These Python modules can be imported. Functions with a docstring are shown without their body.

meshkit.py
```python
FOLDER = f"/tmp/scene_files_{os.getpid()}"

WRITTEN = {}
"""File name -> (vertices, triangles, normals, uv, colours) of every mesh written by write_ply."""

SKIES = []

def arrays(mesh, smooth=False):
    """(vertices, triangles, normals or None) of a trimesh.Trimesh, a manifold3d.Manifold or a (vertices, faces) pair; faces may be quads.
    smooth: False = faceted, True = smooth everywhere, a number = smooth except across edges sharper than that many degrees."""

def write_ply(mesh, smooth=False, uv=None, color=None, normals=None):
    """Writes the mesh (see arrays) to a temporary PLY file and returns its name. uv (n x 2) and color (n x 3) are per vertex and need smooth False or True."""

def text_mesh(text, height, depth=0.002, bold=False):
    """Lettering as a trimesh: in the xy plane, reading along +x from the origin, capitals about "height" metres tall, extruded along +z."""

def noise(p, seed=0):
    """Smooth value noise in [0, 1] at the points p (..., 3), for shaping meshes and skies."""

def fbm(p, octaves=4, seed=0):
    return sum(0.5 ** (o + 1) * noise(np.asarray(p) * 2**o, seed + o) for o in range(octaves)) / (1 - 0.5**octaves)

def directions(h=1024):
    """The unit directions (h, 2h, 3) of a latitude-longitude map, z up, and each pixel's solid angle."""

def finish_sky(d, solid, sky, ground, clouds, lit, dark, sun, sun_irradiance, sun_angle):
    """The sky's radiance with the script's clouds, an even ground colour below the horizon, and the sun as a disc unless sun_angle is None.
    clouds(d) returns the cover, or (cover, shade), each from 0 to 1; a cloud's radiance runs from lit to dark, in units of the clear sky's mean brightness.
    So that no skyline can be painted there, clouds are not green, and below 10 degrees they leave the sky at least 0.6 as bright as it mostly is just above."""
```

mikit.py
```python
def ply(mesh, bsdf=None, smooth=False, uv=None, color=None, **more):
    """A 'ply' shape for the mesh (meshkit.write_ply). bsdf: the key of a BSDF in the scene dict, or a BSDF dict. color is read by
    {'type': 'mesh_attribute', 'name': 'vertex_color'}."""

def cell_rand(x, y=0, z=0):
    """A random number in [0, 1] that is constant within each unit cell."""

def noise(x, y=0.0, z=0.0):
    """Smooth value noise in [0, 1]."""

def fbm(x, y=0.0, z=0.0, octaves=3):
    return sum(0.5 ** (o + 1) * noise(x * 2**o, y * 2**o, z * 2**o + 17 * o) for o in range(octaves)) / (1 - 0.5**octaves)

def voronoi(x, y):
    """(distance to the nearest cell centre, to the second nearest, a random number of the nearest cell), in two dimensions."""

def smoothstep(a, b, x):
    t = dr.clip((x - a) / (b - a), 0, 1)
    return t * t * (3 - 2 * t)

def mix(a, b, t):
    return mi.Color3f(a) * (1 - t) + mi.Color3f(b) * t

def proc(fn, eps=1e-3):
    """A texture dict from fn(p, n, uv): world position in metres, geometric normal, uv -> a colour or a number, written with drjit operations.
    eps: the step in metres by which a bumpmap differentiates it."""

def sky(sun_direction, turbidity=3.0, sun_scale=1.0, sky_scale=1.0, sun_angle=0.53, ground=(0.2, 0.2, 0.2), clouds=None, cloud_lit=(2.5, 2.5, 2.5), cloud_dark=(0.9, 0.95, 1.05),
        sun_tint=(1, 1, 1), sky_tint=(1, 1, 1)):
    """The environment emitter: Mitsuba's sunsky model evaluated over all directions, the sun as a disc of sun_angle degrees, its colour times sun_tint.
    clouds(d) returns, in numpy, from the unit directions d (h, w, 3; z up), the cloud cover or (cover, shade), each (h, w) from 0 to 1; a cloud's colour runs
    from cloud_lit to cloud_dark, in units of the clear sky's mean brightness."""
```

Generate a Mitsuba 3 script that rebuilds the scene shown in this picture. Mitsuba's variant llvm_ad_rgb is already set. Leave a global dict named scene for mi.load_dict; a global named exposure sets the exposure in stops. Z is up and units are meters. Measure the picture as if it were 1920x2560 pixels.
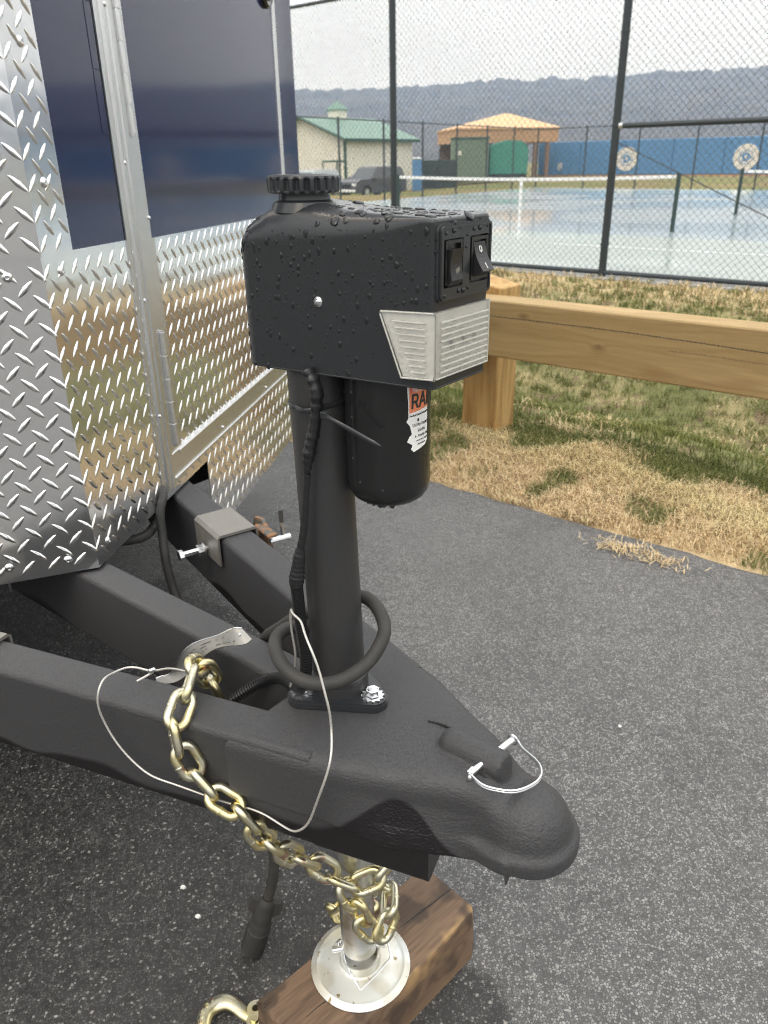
import math, random
import numpy as np
import trimesh, manifold3d, shapely
from shapely.geometry import Polygon, Point, box as sbox
import drjit as dr
import mitsuba as mi
import mikit, meshkit
from mikit import noise, fbm, voronoi, smoothstep, mix, proc

rng = np.random.default_rng(7)
random.seed(7)
scene, labels = {}, {}

# ------------------------------------------------------------------ camera, sky, exposure
CAM_Z = 1.19
_nad = np.array([71 / 1923, (5504 - 1280) / 1923, 1.0])
_down = _nad / np.linalg.norm(_nad)
_fw = np.array([0, 0, 1.0]) - _down * _down[2]
_fw /= np.linalg.norm(_fw)
_rt = np.cross(_down, _fw)
_R = np.stack([_rt, _fw, -_down])               # world = R @ (right, down, forward)
_look, _up = _R[:, 2], -_R[:, 1]
T = mi.ScalarTransform4f
scene['camera'] = {
    'type': 'thinlens', 'fov': math.degrees(2 * math.atan(960 / 1923)), 'fov_axis': 'x',
    'to_world': T().look_at(origin=[0, 0, CAM_Z], target=[float(_look[0]), float(_look[1]), CAM_Z + float(_look[2])], up=[float(x) for x in _up]),
    'aperture_radius': 0.0013, 'focus_distance': 0.86, 'near_clip': 0.05, 'far_clip': 5000.0, 'medium': {'type': 'ref', 'id': 'haze_air'}}
# thin moist air: one closed box round the whole place
scene['haze_air'] = {'type': 'homogeneous', 'albedo': {'type': 'rgb', 'value': [0.95, 0.95, 0.95]}, 'sigma_t': {'type': 'rgb', 'value': [0.00027, 0.00041, 0.00062]}}
scene['haze'] = {'type': 'cube', 'to_world': mi.ScalarTransform4f().translate([0, 0, 58]).scale([1080, 1080, 62]), 'bsdf': {'type': 'null'}, 'interior': {'type': 'ref', 'id': 'haze_air'}}
labels['haze'] = {'kind': 'stuff', 'label': 'thin grey haze of a moist overcast day', 'category': 'haze'}


def overcast(d):
    # full cover; an even overcast sky is about three times as bright overhead as at the horizon
    n = meshkit.fbm(d * [3.0, 3.0, 7.0] + 5, 4, 3)
    return np.ones(d.shape[:2]), np.clip(1 - d[..., 2] + 0.22 * (n - 0.5), 0, 1)


scene['sky_light'] = mikit.sky([-0.25, -0.55, 0.8], turbidity=3, sun_scale=0.12, sun_angle=25, clouds=overcast,
                               cloud_lit=(5.4, 5.5, 5.6), cloud_dark=(1.92, 1.96, 2.0), sun_tint=(1.0, 0.98, 0.95))
exposure = 2.35

# ------------------------------------------------------------------ frames
# trailer frame: origin on the ground under the jack, u towards the coupler ball, v towards the fence, w up
A_T = math.radians(-39.0)
U = np.array([math.cos(A_T), math.sin(A_T), 0]); V = np.array([-math.sin(A_T), math.cos(A_T), 0]); Z = np.array([0, 0, 1.0])
O = np.array([-0.057, 0.777, 0])
TM = np.eye(4); TM[:3, 0], TM[:3, 1], TM[:3, 3] = U, V, O
E_, N_ = np.array([0.766, -0.643, 0]), np.array([0.643, 0.766, 0])   # along and across the fence line


def frame(o, ex, ey, ez=None):
    m = np.eye(4)
    ex, ey = np.asarray(ex, float), np.asarray(ey, float)
    m[:3, 0], m[:3, 1], m[:3, 2], m[:3, 3] = ex, ey, np.cross(ex, ey) if ez is None else ez, o
    return m


def W(p):
    p = np.asarray(p, float)
    return p @ TM[:3, :3].T + TM[:3, 3]


def tm(mesh, m=TM):
    mesh = mesh.copy(); mesh.apply_transform(m); return mesh


# ------------------------------------------------------------------ adding to the scene
_count = {}


def key_of(name):
    n = _count.get(name, 0); _count[name] = n + 1
    return name if n == 0 else f'{name}_{n:03d}'


def add(name, mesh, bsdf, smooth=35, label=None, category=None, group=None, kind=None, color=None):
    k = key_of(name)
    scene[k] = mikit.ply(mesh, bsdf, smooth=smooth, color=color)
    tag(k, label, category, group, kind)
    return k


def tag(k, label=None, category=None, group=None, kind=None):
    d = {}
    if label: d['label'] = label
    if category: d['category'] = category
    if group: d['group'] = group
    if kind: d['kind'] = kind
    if d: labels[k] = d


def thing(name, label, category, group=None):
    k = key_of(name); tag(k, label, category, group); return k


# ------------------------------------------------------------------ mesh helpers
cat = trimesh.util.concatenate


def spl(P, n=80, closed=False):
    from scipy.interpolate import CubicSpline
    P = np.asarray(P, float)
    if closed: P = np.vstack([P, P[:1]])
    t = np.concatenate([[0], np.cumsum(np.linalg.norm(np.diff(P, axis=0), axis=1) ** 0.7)])
    c = CubicSpline(t, P, bc_type='periodic' if closed else 'natural')
    return c(np.linspace(0, t[-1], n, endpoint=not closed))


def tube(P, r, n=12, closed=False, flat=1.0, up=None, caps=True):
    """sweep of a circle (or ellipse: flat scales it along the 'up' direction) along P"""
    P = np.asarray(P, float); m = len(P)
    r = np.broadcast_to(np.asarray(r, float), (m,))
    t = np.roll(P, -1, 0) - np.roll(P, 1, 0) if closed else np.gradient(P, axis=0)
    t /= np.linalg.norm(t, axis=1, keepdims=True) + 1e-12
    a = np.cross(t[0], [0, 0, 1.0] if abs(t[0, 2]) < 0.9 else [1.0, 0, 0]) if up is None else np.cross(t[0], up)
    fr = []
    for i in range(m):
        if up is not None: a = np.cross(t[i], up)
        a = a - t[i] * (a @ t[i]); a /= np.linalg.norm(a) + 1e-12
        fr.append((a, np.cross(a, t[i])))
    if closed and up is None:                     # spread the twist
        a0, b0 = fr[0]; al, bl = fr[-1]
        tw = math.atan2(a0 @ bl, a0 @ al)
        fr = [(math.cos(tw * i / m) * a + math.sin(tw * i / m) * b, math.cos(tw * i / m) * b - math.sin(tw * i / m) * a) for i, (a, b) in enumerate(fr)]
    ang = np.arange(n) * 2 * np.pi / n
    v = np.concatenate([P[i] + r[i] * (np.cos(ang)[:, None] * fr[i][0] + flat * np.sin(ang)[:, None] * fr[i][1]) for i in range(m)])
    k = m if closed else m - 1
    i, j = np.meshgrid(np.arange(k), np.arange(n), indexing='ij')
    i2, j2 = (i + 1) % m, (j + 1) % n
    q = np.stack([i * n + j, i2 * n + j, i2 * n + j2, i * n + j2], -1).reshape(-1, 4)
    f = np.vstack([q[:, [0, 1, 2]], q[:, [0, 2, 3]]])
    if not closed and caps:
        v = np.vstack([v, P[:1], P[-1:]]); c = m * n
        jj = np.arange(n)
        f = np.vstack([f, np.stack([jj * 0 + c, jj, (jj + 1) % n], 1), np.stack([jj * 0 + c + 1, (m - 1) * n + (jj + 1) % n, (m - 1) * n + jj], 1)])
    out = trimesh.Trimesh(v, f, process=False)
    if len(f) and out.volume < 0: out.invert()
    return out


def rbox(lo, hi, b=0.002):
    lo, hi = np.asarray(lo, float), np.asarray(hi, float)
    b = min(b, *(0.45 * (hi - lo)))
    pts = []
    for sx in (0, 1):
        for sy in (0, 1):
            for sz in (0, 1):
                c = np.where([sx, sy, sz], hi, lo); d = np.where([sx, sy, sz], -b, b)
                for k in range(3):
                    q = c + d; q[k] = c[k]; pts.append(q)
    return trimesh.convex.convex_hull(np.array(pts))


def lathe(prof, n=48):
    """profile [(r, z)...] about z"""
    prof = np.asarray(prof, float); m = len(prof)
    a = np.arange(n) * 2 * np.pi / n
    v = np.stack([np.outer(prof[:, 0], np.cos(a)), np.outer(prof[:, 0], np.sin(a)), np.repeat(prof[:, 1:], n, 1)], -1).reshape(-1, 3)
    i, j = np.meshgrid(np.arange(m - 1), np.arange(n), indexing='ij'); j2 = (j + 1) % n
    q = np.stack([i * n + j, i * n + j2, (i + 1) * n + j2, (i + 1) * n + j], -1).reshape(-1, 4)
    out = trimesh.Trimesh(v, np.vstack([q[:, [0, 1, 2]], q[:, [0, 2, 3]]]), process=False)
    out.update_faces(out.nondegenerate_faces()); 
    if out.volume < 0: out.invert()
    return out


def prism(poly, h, z=0.0, m=None):
    parts = [trimesh.creation.extrude_polygon(g, h, engine='earcut') for g in getattr(poly, 'geoms', [poly])]
    out = cat(parts); out.apply_translation([0, 0, z])
    if m is not None: out.apply_transform(m)
    return out


def loft(rings, caps=True):
    rings = np.asarray(rings, float); m, n, _ = rings.shape
    v = rings.reshape(-1, 3)
    i, j = np.meshgrid(np.arange(m - 1), np.arange(n), indexing='ij'); j2 = (j + 1) % n
    q = np.stack([i * n + j, i * n + j2, (i + 1) * n + j2, (i + 1) * n + j], -1).reshape(-1, 4)
    f = np.vstack([q[:, [0, 1, 2]], q[:, [0, 2, 3]]])
    if caps:
        v = np.vstack([v, rings[0].mean(0)[None], rings[-1].mean(0)[None]]); c = m * n; jj = np.arange(n)
        f = np.vstack([f, np.stack([jj * 0 + c, (jj + 1) % n, jj], 1), np.stack([jj * 0 + c + 1, (m - 1) * n + jj, (m - 1) * n + (jj + 1) % n], 1)])
    out = trimesh.Trimesh(v, f, process=False)
    if out.volume < 0: out.invert()
    return out


def rrect(x0, y0, x1, y1, r, q=5):
    r = min(r, 0.49 * (x1 - x0), 0.49 * (y1 - y0))
    return sbox(x0 + r, y0 + r, x1 - r, y1 - r).buffer(r, quad_segs=q)


def grid(fx, nu, nv):
    """sheet from fx(s, t) over the unit square"""
    s, t = np.meshgrid(np.linspace(0, 1, nu), np.linspace(0, 1, nv), indexing='ij')
    P = np.asarray(fx(s, t)).reshape(-1, 3)
    i, j = np.meshgrid(np.arange(nu - 1), np.arange(nv - 1), indexing='ij')
    q = np.stack([i * nv + j, (i + 1) * nv + j, (i + 1) * nv + j + 1, i * nv + j + 1], -1).reshape(-1, 4)
    return trimesh.Trimesh(P, np.vstack([q[:, [0, 1, 2]], q[:, [0, 2, 3]]]), process=False)


# ------------------------------------------------------------------ materials
def rgb(c): return {'type': 'rgb', 'value': [float(x) for x in c]}


def tex(c): return c if isinstance(c, dict) else rgb(c)


def val(x): return x if isinstance(x, dict) else float(x)


def prin(color, rough=0.5, metallic=0.0, spec=0.5, **kw):
    d = {'type': 'principled', 'base_color': tex(color), 'roughness': val(rough), 'metallic': float(metallic)}
    if metallic < 1: d['specular'] = float(spec)
    d.update({k: float(x) for k, x in kw.items()})
    return d


def two(b): return {'type': 'twosided', 'bsdf': b}


def bump(fn, h, b, eps=0.0005): return {'type': 'bumpmap', 'tex': proc(fn, eps), 'scale': float(h), 'bsdf': b}


def mat(name, b): scene['material_' + name] = two(b); return 'material_' + name


def n3(p, f, o=0.0): return noise(p.x * f + o, p.y * f + o, p.z * f)


# black bed-liner coat: pebbly, with wet patches low on the sides
def wetness(p):
    big = fbm(p.x * 8 + 3, p.y * 8, p.z * 8, octaves=2) - 0.5
    u_ = (p.x - O[0]) * U[0] + (p.y - O[1]) * U[1]
    level = 0.464 + 0.100 * dr.exp(-dr.square((u_ - 0.140) / 0.055))
    return smoothstep(0.0, 0.010, level - p.z + big * 0.075)


M_LINER = mat('bed_liner', bump(
    lambda p, n, uv: fbm(p.x * 480, p.y * 480, p.z * 480, octaves=2), 0.0011,
    prin(proc(lambda p, n, uv: mix((0.042, 0.042, 0.044), (0.0070, 0.0060, 0.0066), wetness(p)) * (0.75 + 0.5 * n3(p, 700))),
         proc(lambda p, n, uv: dr.lerp(mi.Float(0.58), mi.Float(0.34), wetness(p)) + 0.1 * (n3(p, 40) - 0.5)), spec=0.5)))
M_FRAME = mat('frame_coat', bump(
    lambda p, n, uv: fbm(p.x * 360, p.y * 360, p.z * 360, octaves=2), 0.0013,
    prin(proc(lambda p, n, uv: mix((0.040, 0.040, 0.042), (0.0085, 0.0075, 0.0080), wetness(p)) * (0.7 + 0.6 * n3(p, 900))),
         proc(lambda p, n, uv: dr.lerp(mi.Float(0.56), mi.Float(0.32), wetness(p))), spec=0.5)))
M_TUBE = mat('powder_coat', prin(proc(lambda p, n, uv: mix((0.027, 0.028, 0.030), (0.034, 0.033, 0.033), fbm(p.x * 30, p.y * 30, p.z * 12))), 0.42, spec=0.5))
M_PLASTIC = mat('black_plastic', prin((0.0255, 0.0275, 0.0305), proc(lambda p, n, uv: 0.19 + 0.08 * fbm(p.x * 60, p.y * 60, p.z * 60)), spec=0.5))
M_GLOSS = mat('black_gloss', prin((0.012, 0.0125, 0.013), 0.24, spec=0.5))
M_ROCKER = mat('rocker_plastic', prin((0.018, 0.018, 0.019), 0.38, spec=0.5))
M_RUBBER = mat('rubber', prin(proc(lambda p, n, uv: mix((0.030, 0.030, 0.029), (0.045, 0.043, 0.040), n3(p, 60))), 0.62, spec=0.4))
M_TAPE = mat('electrical_tape', prin((0.014, 0.014, 0.015), 0.33, spec=0.5))
M_WHITE = mat('white_print', prin((0.78, 0.78, 0.76), 0.5))
M_ZINC = mat('zinc_plate', prin(proc(lambda p, n, uv: mix((0.72, 0.74, 0.74), (0.52, 0.50, 0.44), smoothstep(0.55, 0.75, fbm(p.x * 45, p.y * 45, p.z * 45, octaves=3)))),
                                proc(lambda p, n, uv: 0.24 + 0.22 * fbm(p.x * 70, p.y * 70, p.z * 70)), 1.0))
M_FOOT = mat('galvanised_foot', prin(proc(lambda p, n, uv: mix(mix((0.70, 0.72, 0.69), (0.60, 0.58, 0.50), smoothstep(0.45, 0.7, fbm(p.x * 28, p.y * 28, 0, octaves=3))),
                                      (0.30, 0.22, 0.12), smoothstep(0.72, 0.82, fbm(p.x * 90 + 4, p.y * 90, 0, octaves=3)))), 0.42, 0.75))
M_STEEL = mat('bright_bolt', prin((0.78, 0.79, 0.80), 0.22, 1.0))
M_WIRE = mat('steel_wire_coated', prin((0.62, 0.60, 0.56), 0.35, 0.6))
M_CHROMATE = mat('yellow_chromate', prin(proc(lambda p, n, uv: mix(mix((0.74, 0.655, 0.37), (0.66, 0.63, 0.48), smoothstep(0.35, 0.65, n3(p, 55))), (0.55, 0.38, 0.28), smoothstep(0.74, 0.9, n3(p, 90, 5.0)))), 
                                         proc(lambda p, n, uv: 0.24 + 0.16 * n3(p, 120)), 1.0))
M_TAG = mat('tag_steel', prin((0.30, 0.29, 0.265), 0.32, 1.0))
M_BRACKET = mat('bracket_grey', prin((0.22, 0.21, 0.19), 0.42, 0.45))
M_RUST = mat('rusty_edge', prin(proc(lambda p, n, uv: mix((0.10, 0.095, 0.085), (0.26, 0.13, 0.06), smoothstep(0.4, 0.7, n3(p, 140)))), 0.6, 0.2))
# polished diamond plate, faintly rippled
M_PLATE = mat('polished_plate', bump(
    lambda p, n, uv: fbm(p.x * 26, p.y * 26, p.z * 26, octaves=2), 0.00045,
    prin((0.84, 0.845, 0.85), proc(lambda p, n, uv: 0.095 + 0.07 * fbm(p.x * 40, p.y * 40, p.z * 40)), 0.94, spec=0.5), eps=0.002))
M_LUG = mat('plate_lug', prin((0.84, 0.84, 0.835), 0.13, 1.0))
M_ALU = mat('extruded_aluminium', prin(proc(lambda p, n, uv: mix((0.80, 0.81, 0.81), (0.70, 0.70, 0.69), fbm(p.x * 30, p.y * 30, p.z * 7))), 0.38, 1.0))
M_BLUE = mat('blue_paint', prin((0.013, 0.0175, 0.055), 0.09, spec=0.6, clearcoat=0.4, clearcoat_gloss=0.95))
M_HIDDEN = mat('floor_underside', prin((0.02, 0.02, 0.02), 0.8))
M_LENS = 'material_frosted_lens'
scene[M_LENS] = {'type': 'roughdielectric', 'int_ior': 1.49, 'ext_ior': 1.0, 'alpha': 0.16, 'distribution': 'ggx'}
M_REFLECTOR = mat('lamp_reflector', prin(proc(lambda p, n, uv: mix((0.90, 0.885, 0.80), (0.72, 0.71, 0.64), fbm(p.x * 34, p.y * 34, p.z * 22))), 0.35, 0.25))
M_RIB = mat('lens_rib', prin((0.47, 0.465, 0.42), 0.18, spec=0.6))
M_WATER = mat('rain_on_black', prin((0.017, 0.019, 0.021), 0.04, spec=0.42))
M_PAPER = mat('sticker_paper', prin((0.80, 0.80, 0.78), 0.5))
M_ORANGE = mat('sticker_orange', prin((0.78, 0.25, 0.12), 0.45))
M_RED = mat('sticker_red', prin((0.72, 0.13, 0.08), 0.45))
M_INK = mat('sticker_ink', prin((0.03, 0.03, 0.03), 0.5))


def grain(p, ax, bx, z, f, k=1.0):
    """wood: rings about an axis that runs along direction ax (unit, horizontal) - stretched noise"""
    a = p.x * ax[0] + p.y * ax[1]; b = p.x * bx[0] + p.y * bx[1]
    warp = fbm(a * 1.6 * k, b * 9 * k, p.z * 9 * k, octaves=3)
    ring = dr.sin((b * 60 + p.z * 95 + warp * 14) * f)
    fine = noise(a * 14 * k, b * 420, p.z * 420)
    return 0.5 + 0.5 * ring, fine, warp


AX_B = np.array([0.629 * 0.985 + 0.777 * 0.14, 0.777 * 0.985 - 0.629 * 0.14]); AX_B /= np.linalg.norm(AX_B)
AY_B = np.array([AX_B[1], -AX_B[0]])


def block_color(p, n, uv):
    r, f, wv = grain(p, AX_B, AY_B, 0, 1.0, 3.0)
    c = mix((0.070, 0.044, 0.029), (0.195, 0.128, 0.082), 0.30 * r + 0.50 * f + 0.35 * wv)
    c = mix(c, (0.050, 0.036, 0.028), smoothstep(0.52, 0.72, fbm(p.x * 22, p.y * 22 + 2, p.z * 22, octaves=3)) * 0.75)
    # bare yellow wood where the upper arris has been knocked off
    a = (p.x - O[0]) * V[0] + (p.y - O[1]) * V[1]; b = (p.x - O[0]) * U[0] + (p.y - O[1]) * U[1]
    worn = smoothstep(0.0, 0.012, 0.009 - dr.abs(b - 0.088 - 0.06 * (a - 0.12)) + 0.03 * (fbm(p.x * 40, p.y * 40, p.z * 40, octaves=2) - 0.5)) * smoothstep(0.055, 0.075, p.z) * smoothstep(-0.02, 0.06, a)
    return mix(c, (0.40, 0.26, 0.12), worn * 0.85)


M_BLOCK = mat('weathered_timber', bump(lambda p, n, uv: grain(p, AX_B, AY_B, 0, 1.0, 3.0)[1], 0.0012, prin(proc(block_color), 0.62, spec=0.3), eps=0.0006))


def beam_color(p, n, uv):
    r, f, wv = grain(p, E_[:2], N_[:2], 0, 0.75, 1.0)
    a = p.x * E_[0] + p.y * E_[1]
    kn_ = sum(dr.exp(-dr.square((a - ka) / 0.030) - dr.square((p.z - kz) / 0.015)) for ka, kz in ((-1.28, 0.515), (-0.42, 0.565), (0.35, 0.49), (-1.62, 0.60)))
    r = 0.5 + 0.5 * dr.sin(6.28 * (r + 1.6 * kn_))
    c = mix((0.275, 0.182, 0.074), (0.41, 0.295, 0.138), 0.45 * r * wv * 1.6 + 0.5 * f)
    c = mix(c, (0.15, 0.085, 0.035), dr.minimum(dr.square(kn_) * 0.8, 0.7))
    return mix(c, (0.20, 0.115, 0.045), smoothstep(0.60, 0.78, fbm(p.x * 2.2, p.y * 2.2, p.z * 9, octaves=3)) * 0.5)


M_BEAM = mat('treated_timber', prin(proc(beam_color), 0.6, spec=0.35))


def post_color(p, n, uv):
    a = p.x * E_[0] + p.y * E_[1]; b = p.x * N_[0] + p.y * N_[1]
    g = fbm(a * 34, b * 34, p.z * 2.2, octaves=3); f = noise(a * 300, b * 300, p.z * 6)
    return mix((0.30, 0.165, 0.055), (0.54, 0.35, 0.14), smoothstep(0.3, 0.7, g) * 0.75 + 0.25 * f)


M_POST = mat('treated_post', prin(proc(post_color), 0.6, spec=0.35))


def cells(x, y):
    # nearest and second cell centre, with doubly mixed random numbers so that no rows show
    from mikit import cell_rand
    x, y = mi.Float(x), mi.Float(y)
    first, second, which = mi.Float(9), mi.Float(9), mi.Float(0)
    for a in (-1, 0, 1):
        for b in (-1, 0, 1):
            cx, cy = dr.floor(x) + a, dr.floor(y) + b
            k = dr.floor(cell_rand(cx, cy, 7) * 900000.0)
            r1 = cell_rand(k, 3, 1); r2 = cell_rand(k, 11, 5); r3 = cell_rand(k, 17, 9)
            d = dr.sqrt(dr.square(cx + r1 - x) + dr.square(cy + r2 - y))
            second = dr.select(d < first, first, dr.minimum(second, d))
            which = dr.select(d < first, r3, which)
            first = dr.minimum(first, d)
    return first, second, which


def asphalt_xy(p):
    return p.x + 0.0035 * noise(p.x * 23, p.y * 23, 1.0) + 0.05 * noise(p.x * 1.3, p.y * 1.3, 5.0), p.y + 0.0035 * noise(p.x * 23 + 40, p.y * 23, 2.0) + 0.05 * noise(p.x * 1.3 + 9, p.y * 1.3, 6.0)


def damp_shade(p):
    # wet from trailer run-off, with shade under the tongue painted into this darkening
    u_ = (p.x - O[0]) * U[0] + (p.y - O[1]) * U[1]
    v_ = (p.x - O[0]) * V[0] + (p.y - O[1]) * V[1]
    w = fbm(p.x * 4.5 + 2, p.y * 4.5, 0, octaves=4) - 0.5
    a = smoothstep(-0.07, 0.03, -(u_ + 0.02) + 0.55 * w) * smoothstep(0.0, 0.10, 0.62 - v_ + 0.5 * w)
    b = smoothstep(0.0, 0.02, 0.125 - dr.sqrt(dr.square(u_ - 0.150) + dr.square((v_ - 0.02) * 0.8)) + 0.10 * w)  # wet spot below the coupler, its shadow painted in with it
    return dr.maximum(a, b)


def asphalt_color(p, n, uv):
    x, y = asphalt_xy(p)
    d1, d2, w1 = cells(x * 232, y * 232)
    e1, e2, w2 = cells(x * 118 + 3, y * 118)
    rim = smoothstep(0.02, 0.42, d2 - d1)
    c = mix((0.036, 0.036, 0.037), mix((0.062, 0.061, 0.060), (0.330, 0.325, 0.315), w1 * w1), rim)
    c = mix(c, (0.115, 0.114, 0.113), 0.04 + 0.20 * fbm(p.x * 5, p.y * 5, 0, octaves=3))
    c = c * (0.80 + 0.40 * noise(p.x * 70, p.y * 70))
    patch = smoothstep(0.50, 0.66, fbm(p.x * 3.1 + 7, p.y * 3.1 + 1, 0, octaves=4))
    c = c * (1.34 - 0.14 * patch) * (1 - 0.64 * damp_shade(p))  # darkens for wet ground and for painted shade alike
    c = mix(c, (0.34, 0.335, 0.32), smoothstep(0.93, 0.95, w1) * rim * 0.7)
    return mix(c, (0.40, 0.385, 0.36), smoothstep(0.982, 0.988, w2) * (1 - smoothstep(0.25, 0.33, e1 * (0.7 + 0.6 * noise(p.x * 500, p.y * 500)))) * 0.8)


def asphalt_height(p, n, uv):
    x, y = asphalt_xy(p)
    d1, d2, w1 = cells(x * 232, y * 232)
    return dr.minimum(d2 - d1, 0.5) * (0.5 + w1) + 0.5 * noise(p.x * 110, p.y * 110)


M_ASPHALT = mat('asphalt', bump(asphalt_height, 0.0030, prin(proc(asphalt_color), proc(lambda p, n, uv: 0.50 + 0.12 * fbm(p.x * 4, p.y * 4, 0) - 0.14 * damp_shade(p)), spec=0.5), eps=0.0006))


def turf_mix(p):
    nn = p.x * N_[0] + p.y * N_[1]
    ee = p.x * E_[0] + p.y * E_[1]
    g = smoothstep(2.95, 3.30, nn + 0.38 * smoothstep(-1.6, -0.2, ee) + (fbm(p.x * 2.2, p.y * 2.2, 0, octaves=3) - 0.5) * 0.7) * (1 - 0.6 * smoothstep(6.2, 7.6, nn))
    return dr.clip(g * (0.55 + 0.9 * (fbm(p.x * 3 + 4, p.y * 3, 0, octaves=3) - 0.25)), 0, 1)


def turf_color(p, n, uv):
    f = fbm(p.x * 26, p.y * 26, 0, octaves=3)
    straw = mix((0.34, 0.245, 0.135), (0.60, 0.47, 0.275), f)
    green = mix((0.085, 0.090, 0.035), (0.165, 0.170, 0.070), f)
    c = mix(straw, green, dr.minimum(turf_mix(p) * 1.15, 1.0))
    return mix(c, (0.13, 0.085, 0.058), smoothstep(0.56, 0.72, fbm(p.x * 6 + 11, p.y * 6, 0, octaves=3)) * 0.7)


M_TURF = mat('turf_soil', prin(proc(turf_color), 0.9, spec=0.2))
scene['material_blade'] = two({'type': 'diffuse', 'reflectance': {'type': 'mesh_attribute', 'name': 'vertex_color'}})
M_BLADE = 'material_blade'


def court_wet(p):
    a = p.x * 0.574 + p.y * 0.819; b = p.x * 0.819 - p.y * 0.574
    return smoothstep(0.36, 0.56, fbm(a * 0.34 + 3, b * 0.34 + 8, 0, octaves=4))


def court_color(p, n, uv):
    b = p.x * N_[0] + p.y * N_[1]
    inner = smoothstep(13.0, 13.1, b) * (1 - smoothstep(30.0, 30.1, b))
    c = mix((0.30, 0.35, 0.32), (0.235, 0.285, 0.305), inner)
    return c * (0.75 + 0.25 * court_wet(p))


M_COURT = mat('wet_court', prin(proc(court_color), proc(lambda p, n, uv: 0.27 - 0.21 * court_wet(p)), spec=1.0, clearcoat=0.8, clearcoat_gloss=0.93))
M_LINE = mat('court_line', prin((0.75, 0.76, 0.76), 0.4))
M_VINYL = mat('vinyl_coated_steel', prin((0.030, 0.038, 0.042), 0.42))
M_GREENPOST = mat('green_post', prin((0.022, 0.046, 0.038), 0.45))
M_TAPEWHITE = mat('net_tape', prin((0.80, 0.80, 0.78), 0.6))
M_NET = mat('net_cord', prin((0.03, 0.035, 0.04), 0.7))
M_KERB = mat('concrete_kerb', prin(proc(lambda p, n, uv: mix((0.20, 0.20, 0.195), (0.33, 0.325, 0.31), fbm(p.x * 14, p.y * 14, p.z * 14))), 0.8))
M_FIELD = mat('dry_field', prin(proc(lambda p, n, uv: mix((0.17, 0.135, 0.062), (0.115, 0.125, 0.042), smoothstep(0.35, 0.65, fbm(p.x * 0.35, p.y * 0.35, 0, octaves=4)))), 0.9, spec=0.2))
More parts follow.
